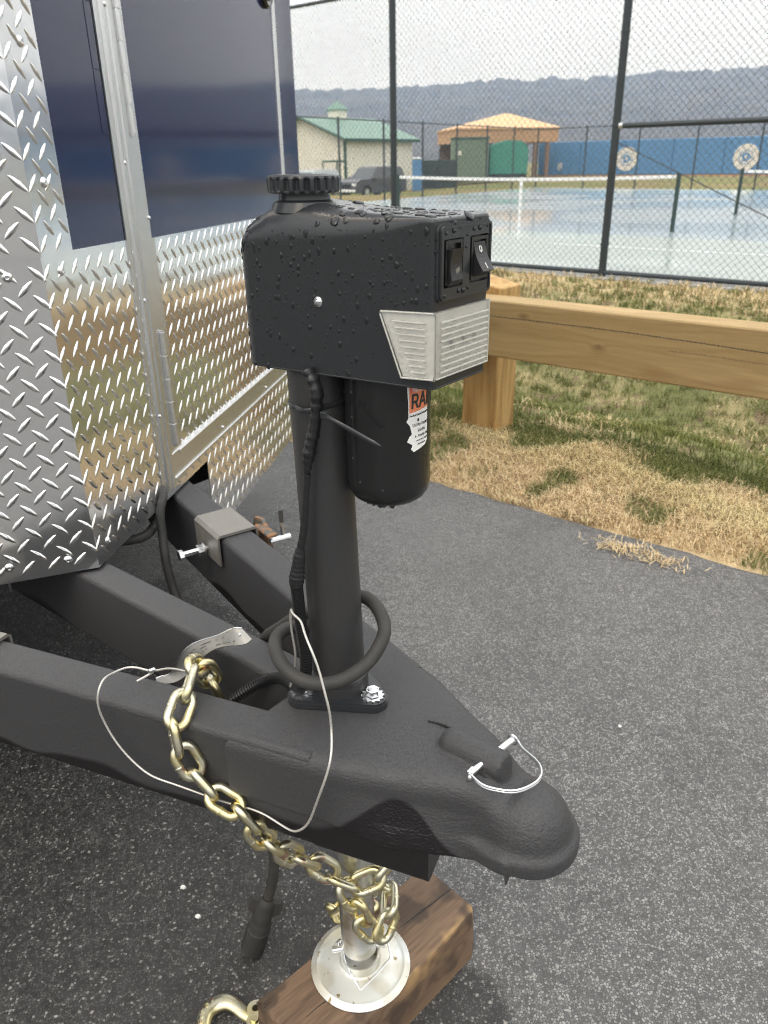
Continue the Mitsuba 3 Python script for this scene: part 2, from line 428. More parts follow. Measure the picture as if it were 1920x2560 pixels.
M_HILL = mat('bare_woodland', prin(proc(lambda p, n, uv: mix((0.040, 0.036, 0.036), (0.105, 0.092, 0.085), fbm(p.x * 0.035, p.y * 0.035, p.z * 0.09, octaves=4))), 0.95, spec=0.1))
M_SIDING = mat('beige_siding', prin(proc(lambda p, n, uv: mix((0.80, 0.76, 0.65), (0.73, 0.69, 0.59), smoothstep(0.42, 0.5, dr.abs(p.z * 5.0 - dr.floor(p.z * 5.0) - 0.5)))), 0.6))
M_GREENROOF = mat('green_metal_roof', prin((0.14, 0.235, 0.19), 0.5))
M_GREENTRIM = mat('green_trim', prin((0.035, 0.085, 0.06), 0.5))
M_ORANGEROOF = mat('terracotta_roof', prin(proc(lambda p, n, uv: mix((0.66, 0.42, 0.23), (0.58, 0.36, 0.19), n3(p, 3))), 0.7))
M_TANTRIM = mat('tan_timber', prin((0.50, 0.30, 0.16), 0.7))
M_BROWNPOST = mat('brown_post', prin((0.20, 0.13, 0.09), 0.7))
M_TARP = mat('teal_tarp', prin((0.05, 0.26, 0.19), 0.5))
M_SAGE = mat('sage_shed', prin((0.15, 0.205, 0.145), 0.65))
M_WALLBLUE = mat('blue_padding', prin((0.095, 0.235, 0.44), 0.55))
M_WALLWHITE = mat('emblem_white', prin((0.72, 0.68, 0.61), 0.6))
M_HEDGE = mat('dark_windscreen', prin((0.035, 0.050, 0.042), 0.8))
M_CARDARK = mat('car_paint_charcoal', prin((0.085, 0.085, 0.092), 0.25, 0.3, clearcoat=1.0))
M_CARSILVER = mat('car_paint_silver', prin((0.42, 0.46, 0.46), 0.3, 0.5, clearcoat=1.0))
M_CARGLASS = mat('car_glass', prin((0.035, 0.042, 0.045), 0.06, spec=0.7))
M_TYRE = mat('tyre', prin((0.022, 0.022, 0.022), 0.8))
M_LAMP = mat('car_lamp', prin((0.80, 0.80, 0.78), 0.15))
M_BRICK = mat('brick_wall_far', prin((0.20, 0.085, 0.055), 0.85))

# ------------------------------------------------------------------ ground: asphalt, verge, court, field, hills
RAD = 62.0
disc = Point(0, 0).buffer(RAD, quad_segs=60)


def half(p, d):
    """half plane to the right of the directed line"""
    p, d = np.array(p, float)[:2], np.array(d, float)[:2]; d = d / np.linalg.norm(d); n = np.array([d[1], -d[0]])
    return Polygon([p - d * 500, p + d * 500, p + d * 500 + n * 900, p - d * 500 + n * 900])


RUN_A, RUN_A_DIR, RUN_B_DIR, CORNER = (-2.0, 25.2), (0.574, 0.819), (0.72, -0.694), (7.2, 38.3)
inside = disc.intersection(half(RUN_A, RUN_A_DIR)).intersection(half(CORNER, RUN_B_DIR))


def strip_en(n0, n1):
    a = E_[:2] * 300; return Polygon([N_[:2] * n0 - a, N_[:2] * n0 + a, N_[:2] * n1 + a, N_[:2] * n1 - a])


def flat(poly, z):
    poly = poly if hasattr(poly, 'exterior') else max(poly.geoms, key=lambda g: g.area)
    v, f = trimesh.creation.triangulate_polygon(poly, engine='earcut')
    m = trimesh.Trimesh(np.c_[v, np.full(len(v), z)], f, process=False)
    if m.face_normals[:, 2].mean() < 0: m.invert()
    return m


ASPH_EDGE = 2.36
es = np.linspace(-60, 60, 2400)
edge = ASPH_EDGE + 0.012 * (meshkit.fbm(np.c_[es * 4, es * 0, es * 0], 3) - 0.5) * 2 + 0.02 * (meshkit.noise(np.c_[es * 21, es * 0, es * 0 + 4]) - 0.5)
wob = Polygon(np.vstack([es[:, None] * E_[:2] + edge[:, None] * N_[:2], [E_[:2] * 60 - N_[:2] * 300, -E_[:2] * 60 - N_[:2] * 300]]))
def tiled(poly, z, x0, y0, x1, y1, step):
    # small tiles near the viewer, so that positions on the sheet stay exact
    near_box = sbox(x0, y0, x1, y1); out = []
    far_ = poly.difference(near_box)
    for g in getattr(far_, 'geoms', [far_]):
        if g.area > 1e-6: out.append(flat(g, z))
    prep = shapely.prepared.prep(poly)
    for x in np.arange(x0, x1, step):
        for y in np.arange(y0, y1, step):
            b = sbox(x, y, x + step, y + step)
            if prep.contains(b): out.append(trimesh.Trimesh([[x, y, z], [x + step, y, z], [x + step, y + step, z], [x, y + step, z]], [[0, 1, 2], [0, 2, 3]], process=False))
            else:
                g = poly.intersection(b)
                for q in getattr(g, 'geoms', [g]):
                    if hasattr(q, 'exterior') and q.area > 1e-7: out.append(flat(q, z))
    return cat(out)


add('asphalt_pavement', tiled(inside.intersection(wob.buffer(0)), 0.0, -5, -3, 6, 7, 0.25), M_ASPHALT, smooth=False, kind='structure', label='dark grey asphalt lot, wet, with painted shade under the tongue, speckled with small stones', category='pavement')


def verge_z(e, n):
    k = np.clip((e + 1.6) / 1.4, 0, 1); k = k * k * (3 - 2 * k)
    sw = np.exp(-((n - 5.0 + 0.3 * k) / (1.05 + 0.10 * k)) ** 2) * 0.42
    ridge = 0.035 * np.exp(-((n - 2.95 + 0.35 * k) / 0.30) ** 2)
    rough = 0.05 * (meshkit.fbm(np.stack([e * 2.3, n * 2.3, e * 0], -1), 3) - 0.5) * np.clip((n - 2.3) / 0.4, 0, 1) * np.clip((8.2 - n) / 0.5, 0, 1)
    return -0.022 * np.clip((2.5 - n) / 0.2, 0, 1) + ridge - sw + rough + 0.004


def verge_xyz(e, n):
    return np.stack([e * E_[0] + n * N_[0], e * E_[1] + n * N_[1], verge_z(e, n)], -1)


def _vg(s, t):
    e = -40 + 75 * s; n = 2.22 + (8.12 - 2.22) * t
    return verge_xyz(e, n)


add('grass_verge', grid(_vg, 420, 90), M_TURF, smooth=True, kind='structure', label='strip of winter turf with a shallow swale between asphalt and court', category='grass')
add('tennis_court', flat(inside.intersection(strip_en(8.38, 400)), 0.006), M_COURT, smooth=False, kind='structure', label='wet blue and green hard court behind the chain link fence', category='court')
kb = []
for e0 in np.arange(-14, 26, 3.0):
    kb = kb + [tm(rbox([e0 + 0.004, 8.04, -0.10], [e0 + 2.996, 8.40, 0.020], 0.008), frame([0, 0, 0], E_, N_, Z))]
add('court_kerb', cat(kb), M_KERB, smooth=False, kind='structure', label='low grey concrete edging under the near chain link fence', category='kerb')
# painted lines on the court
ln = []
for n0, e0, e1 in ((11.2, -6, 13), (19.9, -6, 10), (27.0, -5, 5)):
    ln.append(flat(Polygon([E_[:2] * e0 + N_[:2] * n0, E_[:2] * e1 + N_[:2] * n0, E_[:2] * e1 + N_[:2] * (n0 + .06), E_[:2] * e0 + N_[:2] * (n0 + .06)]), 0.010))
for e0, n0, n1 in ((-1.2, 11.3, 27), (4.6, 11.3, 27), (8.6, 11.3, 24)):
    ln.append(flat(Polygon([E_[:2] * e0 + N_[:2] * n0, E_[:2] * (e0 + .06) + N_[:2] * n0, E_[:2] * (e0 + .06) + N_[:2] * n1, E_[:2] * e0 + N_[:2] * n1]), 0.014))
add('court_line', cat(ln), M_LINE, smooth=False, kind='structure', label='white painted lines on the wet court', category='line')

# field and hills as polar sheets starting at the edge of the near ground
TH = np.linspace(0, 2 * np.pi, 721)
ring_pts = []
bd = inside.exterior
for th in TH:
    ray = shapely.LineString([(0, 0), (math.cos(th) * 400, math.sin(th) * 400)]).intersection(bd)
    ring_pts.append(max(np.hypot(*c) for g in getattr(ray, 'geoms', [ray]) for c in g.coords))
R0 = np.array(ring_pts)


def field_z(x, y):
    r = np.hypot(x, y)
    k = np.clip((r - 33) / 15, 0, 1); k = k * k * (3 - 2 * k)
    side = np.clip((x - 2) / 12, 0, 1)
    return -k * (0.92 - 0.52 * side)


offs = np.array([-0.25, 0.5, 1.5, 3, 5, 8, 12, 17, 24, 35, 60, 110, 220, 420, 700])


def polar(rad, zf):
    m, n = rad.shape
    x, y = rad * np.cos(TH), rad * np.sin(TH)
    P = np.stack([x, y, zf(x, y)], -1).reshape(-1, 3)
    i, j = np.meshgrid(np.arange(m - 1), np.arange(n - 1), indexing='ij')
    q = np.stack([i * n + j, (i + 1) * n + j, (i + 1) * n + j + 1, i * n + j + 1], -1).reshape(-1, 4)
    return trimesh.Trimesh(P, np.vstack([q[:, [0, 1, 2]], q[:, [0, 2, 3]]]), process=False)


fz = lambda x, y: field_z(x, y) - 0.008
add('field', polar(R0[None] + offs[:, None], fz), M_FIELD, smooth=True, kind='structure', label='dry olive grass field beyond the courts', category='field')
TH_keep, TH = TH, np.linspace(0, 2 * np.pi, 2401)
rh = np.array([430, 470, 520, 580, 640, 700, 760, 820, 870, 910, 940, 960, 980, 1000, 1030])[:, None] * np.ones((1, len(TH)))


def hill_z(x, y):
    r = np.hypot(x, y); th = np.arctan2(y, x)
    big = 78 + 9 * (meshkit.fbm(np.stack([np.cos(th) * 3.1, np.sin(th) * 3.1, r * 0], -1), 3) - 0.5) * 2
    k = np.clip((r - 430) / 540, 0, 1); k = k ** 1.25
    tree = 8.0 * (meshkit.fbm(np.stack([x / 14, y / 14, r * 0], -1), 2) - 0.45) + 5.0 * (meshkit.noise(np.stack([x / 4.0, y / 4.0, r * 0], -1)) - 0.5)
    return -1.2 + k * big + np.clip(k * 4, 0, 1) * tree + 3.0 * k * (meshkit.noise(np.stack([x / 90, y / 90, r * 0 + 3], -1)) - 0.5)


add('wooded_hill', polar(rh, hill_z), M_HILL, smooth=False, kind='structure', label='long ridge of bare winter woodland along the skyline', category='hill')
TH = TH_keep

# ------------------------------------------------------------------ cargo trailer
TR = thing('cargo_trailer', 'dark blue cargo trailer with diamond plate nose and black A-frame tongue', 'trailer')
APX = np.array([-0.548, 0.010, 0])
RS, RN = np.array([-0.5, math.sqrt(0.75), 0]), np.array([math.sqrt(0.75), 0.5, 0])      # right nose face: along it, outward
LS, LN = np.array([-0.5, -math.sqrt(0.75), 0]), np.array([math.sqrt(0.75), -0.5, 0])    # left nose face
FR = TM @ frame(APX, RS, Z, RN)           # local x = along, y = up, z = outward
FL = TM @ frame(APX, LS, Z, LN)
HALF = 1.478
# enclosed body behind the skins
pl = Polygon([APX[:2] + 0 * RS[:2], APX[:2] + RS[:2] * HALF, APX[:2] + RS[:2] * HALF + [-3.6, 0], APX[:2] + LS[:2] * HALF + [-3.6, 0], APX[:2] + LS[:2] * HALF])
add(TR + '__body_shell', tm(prism(pl.buffer(-0.004, join_style=2), 1.86, 0.592)), M_BLUE, smooth=False, label='dark blue painted body of the trailer')
add(TR + '__roof', tm(prism(pl.buffer(0.01, join_style=2), 0.05, 2.455)), M_ALU, smooth=False)
bp = pl.buffer(-0.03, join_style=2)
add(TR + '__floor_frame', tm(prism(bp.difference(half((-0.90, 0), (0, 1))), 0.09, 0.49)), M_HIDDEN, smooth=False)


def lug_template():
    nl, nw = 11, 5
    t = np.linspace(-1, 1, nl); c = np.linspace(-1, 1, nw)
    wt = 0.0037 * (1 - np.abs(t) ** 2.4) ** 0.75 + 0.00012 + 0.0006 * np.exp(-(t / 0.16) ** 2)
    ht = 0.0023 * (1 - np.abs(t) ** 2.0) ** 0.6 + 0.0005 * np.exp(-(t / 0.16) ** 2)
    P = np.stack([np.repeat(t[:, None] * 0.0158, nw, 1), wt[:, None] * c[None], ht[:, None] * (1 - c[None] ** 2) ** 0.8], -1).reshape(-1, 3)
    i, j = np.meshgrid(np.arange(nl - 1), np.arange(nw - 1), indexing='ij')
    q = np.stack([i * nw + j, (i + 1) * nw + j, (i + 1) * nw + j + 1, i * nw + j + 1], -1).reshape(-1, 4)
    return P, np.vstack([q[:, [0, 1, 2]], q[:, [0, 2, 3]]])


LP, LF = lug_template()


def lugs(poly, off, mtx, ox=0.006, oy=0.0008):
    """raised tread lugs over a region of a sheet (x along, y up)"""
    x0, y0, x1, y1 = poly.bounds; vs, fs = [], []
    k = 0
    inner = poly.buffer(-0.003)
    clip = shapely.prepared.prep(inner)
    for i in range(int((x0 - .1) / 0.039) - 1, int(x1 / 0.039) + 2):
        for j in range(int(y0 / 0.039) - 1, int(y1 / 0.039) + 2):
            for half_, ang in ((0, 45), (0.0195, -45)):
                cx, cy = i * 0.039 + half_ + ox, j * 0.039 + half_ + oy
                if not clip.contains(Point(cx, cy)): continue
                a = math.radians(ang); R = np.array([[math.cos(a), -math.sin(a), 0], [math.sin(a), math.cos(a), 0], [0, 0, 1]])
                P = LP @ R.T + [cx, cy, off]
                e = P[[0, 2, 54]]
                if not (clip.contains(Point(*P[27, :2])) and poly.buffer(0.004).contains(Point(*P[0, :2])) and poly.buffer(0.004).contains(Point(*P[-1, :2]))): continue
                vs.append(P); fs.append(LF + k * len(LP)); k += 1
    m = trimesh.Trimesh(np.vstack(vs), np.vstack(fs), process=False); m.apply_transform(mtx); return m


def sheet(poly, off, mtx, th=0.0016):
    return prism(poly, th, off - th, mtx)


T30 = math.tan(math.radians(30))
# lower stone guard: one plate bent round the nose
o1 = 0.0035
lowR = Polygon([(-o1 * T30, 0.585), (0.50, 0.585), (0.50, 0.40), (1.470, 0.40), (1.470, 1.062), (0, 1.078), (-o1 * T30, 1.078)])
lowL = Polygon([(-o1 * T30, 0.585), (1.470, 0.585), (1.470, 1.078), (-o1 * T30, 1.078)])
G = thing(TR + '__stone_guard', 'polished aluminium diamond plate round the lower nose of the trailer', None)
add(TR + '__stone_guard__sheet', cat([sheet(lowR, o1, FR), sheet(lowL, o1, FL)]), M_PLATE, smooth=False)
add(TR + '__stone_guard__tread', cat([lugs(lowR, o1, FR), lugs(lowL.intersection(sbox(-1, 0, 0.75, 3)), o1, FL)]), M_LUG, smooth=True, kind='stuff')
# corner cap above
o2 = 0.0065
cpR = Polygon([(-o2 * T30, 1.076), (0.081, 1.076), (0.088, 2.45), (-o2 * T30, 2.45)])
cpL = Polygon([(-o2 * T30, 1.076), (0.160, 1.076), (0.160, 2.45), (-o2 * T30, 2.45)])
thing(TR + '__nose_cap', 'upright diamond plate strip covering the nose corner above the seam', None)
add(TR + '__nose_cap__sheet', cat([sheet(cpR, o2, FR), sheet(cpL, o2, FL)]), M_PLATE, smooth=False)
cr = lambda P: P.intersection(sbox(-1, 0, 3, 1.75))
add(TR + '__nose_cap__tread', cat([lugs(cr(cpR), o2, FR, 0.008), lugs(cr(cpL), o2, FL, 0.008)]), M_LUG, smooth=True, kind='stuff')
# painted skins
add(TR + '__blue_panel', sheet(Polygon([(0.06, 1.074), (0.258, 1.072), (0.258, 2.45), (0.06, 2.45)]), 0.0030, FR), M_BLUE, smooth=False, label='narrow blue panel left of the door frame')
dr_blue = sheet(Polygon([(0.36, 1.0705), (1.263, 1.0605), (1.263, 2.45), (0.36, 2.45)]), 0.0062, FR)
add(TR + '__blue_panel', sheet(Polygon([(1.281, 1.060), (1.474, 1.058), (1.474, 2.45), (1.281, 2.45)]), 0.0032, FR), M_BLUE, smooth=False, label='narrow blue panel at the far corner of the nose')
add(TR + '__blue_panel', sheet(Polygon([(0.155, 1.08), (1.474, 1.08), (1.474, 2.45), (0.155, 2.45)]), 0.0030, FL), M_BLUE, smooth=False)
# door on the right face
thing(TR + '__door', 'side door with blue upper panel and diamond plate lower panel', None)
add(TR + '__door__upper_panel', dr_blue, M_BLUE, smooth=False)
add(TR + '__door__bottom_rail', cat([rbox([0.312, 0.612, 0.003], [1.180, 0.668, 0.009], 0.001), rbox([0.312, 0.6135, 0.0085], [1.180, 0.620, 0.0125], 0.001), rbox([0.350, 0.659, 0.0085], [1.180, 0.6665, 0.0115], 0.001)]).apply_transform(FR), M_ALU, smooth=False)
# door frame: extruded profile (x along face, z outward), swept up
prof = Polygon([(0.262, 0.0), (0.262, 0.0055), (0.279, 0.0055), (0.281, 0.0105), (0.288, 0.0105), (0.290, 0.0085), (0.297, 0.0085), (0.299, 0.0115), (0.309, 0.0115), (0.311, 0.0075), (0.322, 0.0075), (0.3225, 0.0060), (0.371, 0.0060), (0.371, 0.0)])
mp = frame([0, 0, 0], [1, 0, 0], [0, 0, 1], [0, -1, 0])       # profile plane x,z ; extrude along -y
fp = trimesh.creation.extrude_polygon(prof, 1.845, engine='earcut'); fp.apply_transform(mp); fp.apply_translation([0, 2.447, 0]); fp.invert() if fp.volume < 0 else None
add(TR + '__door_frame', tm(fp, FR), M_ALU, smooth=False, label='extruded aluminium strip running down the hinge side of the door')
kn = []
for k in range(27):
    kn.append((1.2375 + 0.0452 * k, 0.334))
for k in range(5):
    kn.append((0.680 + 0.0452 * k, 0.340))
for w0, s0 in kn:
    c = tube([[s0, w0 + 0.0020, 0.0088], [s0, w0 + 0.0432, 0.0088]], 0.0064, 12)
    add(TR + '__door_frame__hinge_knuckle', tm(c, FR), M_ALU, smooth=40)
add(TR + '__door_frame__hinge_pin', tm(cat([tube([[0.334, 1.2355, 0.0085], [0.334, 2.44, 0.0085]], 0.0042, 8), tube([[0.340, 0.678, 0.0085], [0.340, 0.907, 0.0085]], 0.0042, 8)]), FR), M_STEEL)
add(TR + '__hinge_cover', cat([rbox([0.236, 1.237 + 0.0904 * k, 0.0026], [0.257, 1.237 + 0.0904 * (k + 1) - 0.0012, 0.0042], 0.0009) for k in range(13)]).apply_transform(FR), M_BLUE, smooth=False, label='painted hinge leaf beside the door frame')
add(TR + '__corner_trim', tm(tube([[1.272, 1.062, 0.004], [1.272, 2.447, 0.004]], 0.0095, 12), FR), M_ALU, label='slim bright trim strip near the far corner')
add(TR + '__door__latch', tm(cat([lathe([(0.052, 0), (0.052, 0.008), (0.046, 0.013), (0.036, 0.010), (0.034, 0.004), (0, 0.004)], 40).apply_translation([1.205, 1.602, 0.006]), rbox([1.196, 1.566, 0.008], [1.214, 1.640, 0.020], 0.004)]), FR), M_GLOSS, label='round black door latch')


def screw_head(x, y, z, mtx, r=0.0072):
    m = lathe([(r, 0), (r, 0.0008), (r * 0.82, 0.0026), (r * 0.42, 0.0038), (r * 0.30, 0.0036), (r * 0.24, 0.0024), (0, 0.0024)], 16)
    m.apply_translation([x, y, z]); return tm(m, mtx)


for (x, y) in ((0.040, 1.340), (0.036, 1.171), (0.041, 1.500), (0.043, 1.052), (0.037, 0.615)):
    add(TR + '__nose_screw', screw_head(x, y, o2 if y > 1.076 else o1, FR), M_STEEL)
for (x, y) in ((0.045, 1.052), (0.043, 0.608), (0.045, 1.175), (0.045, 1.340), (0.13, 0.612), (0.14, 1.052)):
    add(TR + '__nose_screw', screw_head(x, y, o2 if y > 1.076 and x < .1 else o1, FL), M_STEEL)
for (x, y) in ((0.293, 1.420), (0.286, 1.195), (0.287, 0.971), (0.283, 0.757), (0.288, 1.640)):
    add(TR + '__door_frame__frame_screw', screw_head(x, y, 0.0085, FR, 0.0042), M_STEEL)
for (x, y) in ((0.357, 1.105), (0.345, 0.887), (0.60, 0.632), (0.95, 0.632)):
    add(TR + '__door_frame__frame_screw', screw_head(x, y, 0.0062 if x < .5 else 0.0090, FR, 0.0035), M_STEEL)
add(TR + '__screw_tip', tm(tube([[-0.625, -0.105, 0.588], [-0.623, -0.105, 0.565]], [0.0028, 0.0016], 8)), M_STEEL)


# tongue beams
def beam(p0, p1, width, z0, z1, r=0.009):
    p0, p1 = np.array([*p0, 0.0]), np.array([*p1, 0.0])
    d = (p1 - p0); L = np.linalg.norm(d); d /= L; side = np.cross([0, 0, 1.0], d)
    m = trimesh.creation.extrude_polygon(rrect(-width / 2, z0, width / 2, z1, r, 4), L, engine='earcut')
    m.apply_transform(frame(p0, side, [0, 0, 1.0], d)); 
    if m.volume < 0: m.invert()
    return m


sl = 0.30; cs = 1 / math.hypot(1, sl); wn = 0.062


def near_line(u_, off): return (u_, -0.1125 + sl * u_ + off / cs)


def rail(p_front, p_low, p_back):
    return cat([beam(p_front, p_back, wn, 0.443, 0.580), beam(p_low, p_front, wn, 0.443, 0.497, 0.006)])


far_line = lambda u_, off: (u_, 0.1325 - sl * u_ - off / cs)
add(TR + '__tongue_beam', tm(rail(near_line(0.030, wn / 2), near_line(0.168, wn / 2), near_line(-1.7, wn / 2))), M_FRAME, label='near side black tongue beam')
add(TR + '__tongue_beam', tm(beam((-0.035, 0.009), (-1.7, 0.009), 0.056, 0.452, 0.5795)), M_FRAME, label='middle black tongue beam')
add(TR + '__tongue_beam', tm(rail(far_line(0.030, wn / 2), far_line(0.168, wn / 2), far_line(-1.7, wn / 2))), M_FRAME, label='far side black tongue beam')


# coupler, as one smooth pressed and coated shape
def coupler():
    v0 = 0.011
    hyp, sq, mx, mn = math.hypot, math.sqrt, max, min

    def smin(a, b, k):
        h = mx(k - abs(a - b), 0.0) / k
        return mn(a, b) - h * h * k * 0.25

    def smax(a, b, k): return -smin(-a, -b, k)

    def f(u, v, w):
        a = abs(v - v0)
        # plate over the rails narrowing to the nose
        p = mx((a - mn(0.1275 - 0.30 * u, 0.1375 - 0.44 * u) - mx(0.0, min(u - 0.06, 0.06)) * 4.5 * mx(0.0, 0.548 - w) * mx(0.0, min(1.0, (0.235 - u) / 0.05))) * 0.9, -0.068 - u)
        p = smax(p, u - 0.252, 0.02)
        top = 0.5805 + 0.006 * min(max((u - 0.05) / 0.12, 0.0), 1.0) * max(0.0, 1 - (a / 0.07) ** 2) - 0.030 * min(max((u - 0.20) / 0.08, 0.0), 1.0)
        body = smax(smax(p, w - top, 0.022), 0.492 - w, 0.004)
        if u < 0.06: d = body
        else:
            dome = sq((u - 0.257) ** 2 + (v - v0 - 0.004) ** 2 + ((w - 0.526) * 0.98) ** 2) - 0.0475
            d = smin(body, mx(dome, 0.492 - w), 0.020)
            # out-turned lip along the bottom
            r2 = hyp(u - 0.256, v - v0 - 0.005) - 0.0572
            strip = mx(mx(a - mn(0.050 + 0.038 * min(max((0.215 - u) / 0.08, 0.0), 1.0) ** 1.4, 0.1275 - 0.30 * u), u - 0.256), 0.070 - u)
            rise = 0.010 * min(max((u - 0.20) / 0.06, 0.0), 1.0) - 0.004 * min(max((0.19 - u) / 0.06, 0.0), 1.0)
            lip = smax(smin(r2, strip, 0.02), abs(w - 0.5015 - rise) - 0.0115, 0.007)
            d = smin(d, lip, 0.011)
            # raised latch housing
            uc = min(max(u, 0.160), 0.300)
            lat = sq((u - uc) ** 2 + (v - v0 - 0.002) ** 2 + (w - 0.5880) ** 2) - 0.0172
            lat = smax(lat, (u - 0.234) + 0.30 * (w - 0.58), 0.003)
            d = smin(d, lat, 0.005)
            # trough between the latch and the dome
            tr = sq((u - 0.241) ** 2 + ((w - 0.590) * 0.55) ** 2) - 0.0115
            tr = mx(tr, a - 0.034)
            d = smax(d, -tr, 0.010)
            # hollow socket
            d = mx(d, -(hyp(u - 0.257, v - v0) - 0.030 if w < 0.515 else 1.0))
        return d

    m = manifold3d.Manifold.level_set(lambda x, y, z: -f(x, y, z), [-0.08, -0.15, 0.478, 0.325, 0.17, 0.616], 0.0036)
    me = m.to_mesh()
    t = trimesh.Trimesh(me.vert_properties[:, :3], me.tri_verts, process=False)
    trimesh.smoothing.filter_taubin(t, iterations=3)
    return t


add(TR + '__coupler', tm(coupler()), M_LINER, smooth=True, label='black textured ball coupler at the end of the tongue')
# torn coating at the lip: a small hanging drip
add(TR + '__coating_drip', tm(tube([[0.262, -0.0345, 0.500], [0.262, -0.0355, 0.490], [0.2615, -0.036, 0.482]], [0.0035, 0.0022, 0.0009], 8)), M_LINER, smooth=True)

def crack_line(P, w): return tube(spl(P, 40), w * (0.5 + 0.5 * np.sin(np.linspace(0.15, 2.9, 40))) * (1 + 0.35 * np.sin(np.arange(40) * 2.1)), 6)


add(TR + '__coating_crack', tm(crack_line([[0.1120, 0.0290, 0.5845], [0.1330, 0.0330, 0.5858], [0.1480, 0.0285, 0.5870], [0.1530, 0.0140, 0.5872], [0.1500, 0.0020, 0.5868]], 0.0016)), M_HIDDEN, smooth=True)
add(TR + '__coating_crack', tm(crack_line([[0.1640, -0.0050, 0.5855], [0.1900, -0.0068, 0.5850], [0.2150, -0.0068, 0.5835]], 0.0016)), M_HIDDEN, smooth=True)

# bracket clamps on the far beam and the near beam (for a hitch bar)
dfar = np.array([-cs, sl * cs, 0]); nfar = np.array([sl * cs, cs, 0])      # backwards along the far beam, outward


def clamp(origin, back, out, full):
    m = frame(origin, back, out, np.array([0, 0, 1.0]))
    pl_ = Polygon([(-0.036, 0), (0.036, 0), (0.036, 0.0), (-0.036, 0.0)])
    parts = []
    saddle = Polygon([(-0.040, 0.527), (-0.036, 0.527), (-0.036, 0.5818), (0.036, 0.5818), (0.036, 0.555), (0.040, 0.555), (0.040, 0.581), (0.034, 0.587), (-0.034, 0.587), (-0.040, 0.581)])
    s = trimesh.creation.extrude_polygon(saddle, 0.108, engine='earcut')
    s.apply_transform(frame([-0.054, 0, 0], [0, 1, 0], [0, 0, 1], [1, 0, 0]))
    return m, s


nb_ = thing('hitch_bracket', 'grey steel saddle bracket bolted over the far tongue beam', 'bracket')
mB, sB = clamp(np.array([-0.512, 0.1325 + sl * 0.512 - wn / 2 / cs, 0]), dfar, nfar, True)
MB_ = TM @ mB
add(nb_ + '__saddle', tm(sB, MB_), M_BRACKET, smooth=False)
hexr = lambda r, h: trimesh.creation.cylinder(radius=r, height=h, sections=6)


def bolt(p0, d, L, r, mtx, nut=None):
    d = np.asarray(d, float); p0 = np.asarray(p0, float)
    ax = np.cross(d, [0, 0, 1.0]); m = frame(p0, ax, np.cross(d, ax), d)
    h = hexr(r * 1.75, r * 1.3); h.apply_translation([0, 0, L]);
    parts = [h.apply_transform(m), tube([p0, p0 + d * L], r, 12)]
    if nut is not None:
        k = hexr(r * 1.8, r * 1.6); k.apply_translation([0, 0, nut]); parts.append(k.apply_transform(m))
        wsh = trimesh.creation.cylinder(radius=r * 2.3, height=0.003, sections=18); wsh.apply_translation([0, 0, nut - r * 1.2]); parts.append(wsh.apply_transform(m))
    return tm(cat(parts), mtx)


add(nb_ + '__bolt', bolt([0.006, -0.040, 0.540], [0, -1, 0], 0.050, 0.0058, MB_, 0.014), M_STEEL, smooth=30)
# spring-up arm on the outer side, rusty along its edge
arm = Polygon([(-0.050, 0.43), (-0.050, 0.565), (-0.040, 0.585), (-0.012, 0.590), (0.004, 0.580), (0.014, 0.555), (0.040, 0.43)])
a1 = trimesh.creation.extrude_polygon(arm, 0.007, engine='earcut'); a1.apply_transform(frame([-0.05, 0.054, 0], [-1, 0, 0], [0, 0, 1], [0, 1, 0]))
a2 = rbox([-0.095, 0.040, 0.575], [-0.035, 0.060, 0.582], 0.002)
if a1.volume < 0: a1.invert()
add(nb_ + '__spring_arm', tm(cat([a1, a2]), MB_), M_RUST, smooth=False, label='rusty edged pivot arm on the outer side')
add(nb_ + '__pull_pin', tm(cat([tube([[-0.075, 0.052, 0.560], [-0.078, 0.092, 0.560]], 0.006, 10), tube([[-0.0765, 0.078, 0.556], [-0.071, 0.080, 0.590]], [0.004, 0.003], 8)]), MB_), M_STEEL)
add(nb_ + '__pull_handle', tm(tube([[-0.0712, 0.080, 0.589], [-0.068, 0.081, 0.612]], 0.0044, 8), MB_), M_RUBBER)
nb2_ = thing('hitch_bracket', 'steel bracket edge on the near tongue beam at the left side', 'bracket')
mC, sC = clamp(np.array([near_line(-0.512, wn / 2)[0], near_line(-0.512, wn / 2)[1], 0]), np.array([-cs, -sl * cs, 0]), np.array([sl * cs, -cs, 0]), False)
MC = TM @ mC
add(nb2_ + '__saddle', tm(sC, MC), M_BRACKET, smooth=False)

# ------------------------------------------------------------------ electric tongue jack
JK = thing('trailer_jack', 'black electric tongue jack with wet switch housing standing on a timber block', 'jack')


def jax(w): return np.array([-0.0133 - 0.048 * (w - 0.585), 0.0135 + 0.019 * (w - 0.585), w])


def on_axis(mesh, w):
    m = np.eye(4); m[:3, 2] = [-0.048, 0.019, 1.0]; m[:3, 3] = jax(w); return tm(mesh, TM @ m)


add(JK + '__outer_tube', on_axis(lathe([(0, 0.012), (0.0325, 0.012), (0.0325, 0.42), (0, 0.42)], 56), 0.585), M_TUBE, smooth=40)
add(JK + '__tube_collar', on_axis(lathe([(0.036, 0.0), (0.036, 0.011), (0.0352, 0.0125), (0.0352, 0.0150), (0.0372, 0.0165), (0.0372, 0.021), (0.0345, 0.024), (0.0325, 0.025), (0.0, 0.025)], 56), 0.5925), M_TUBE, smooth=40)
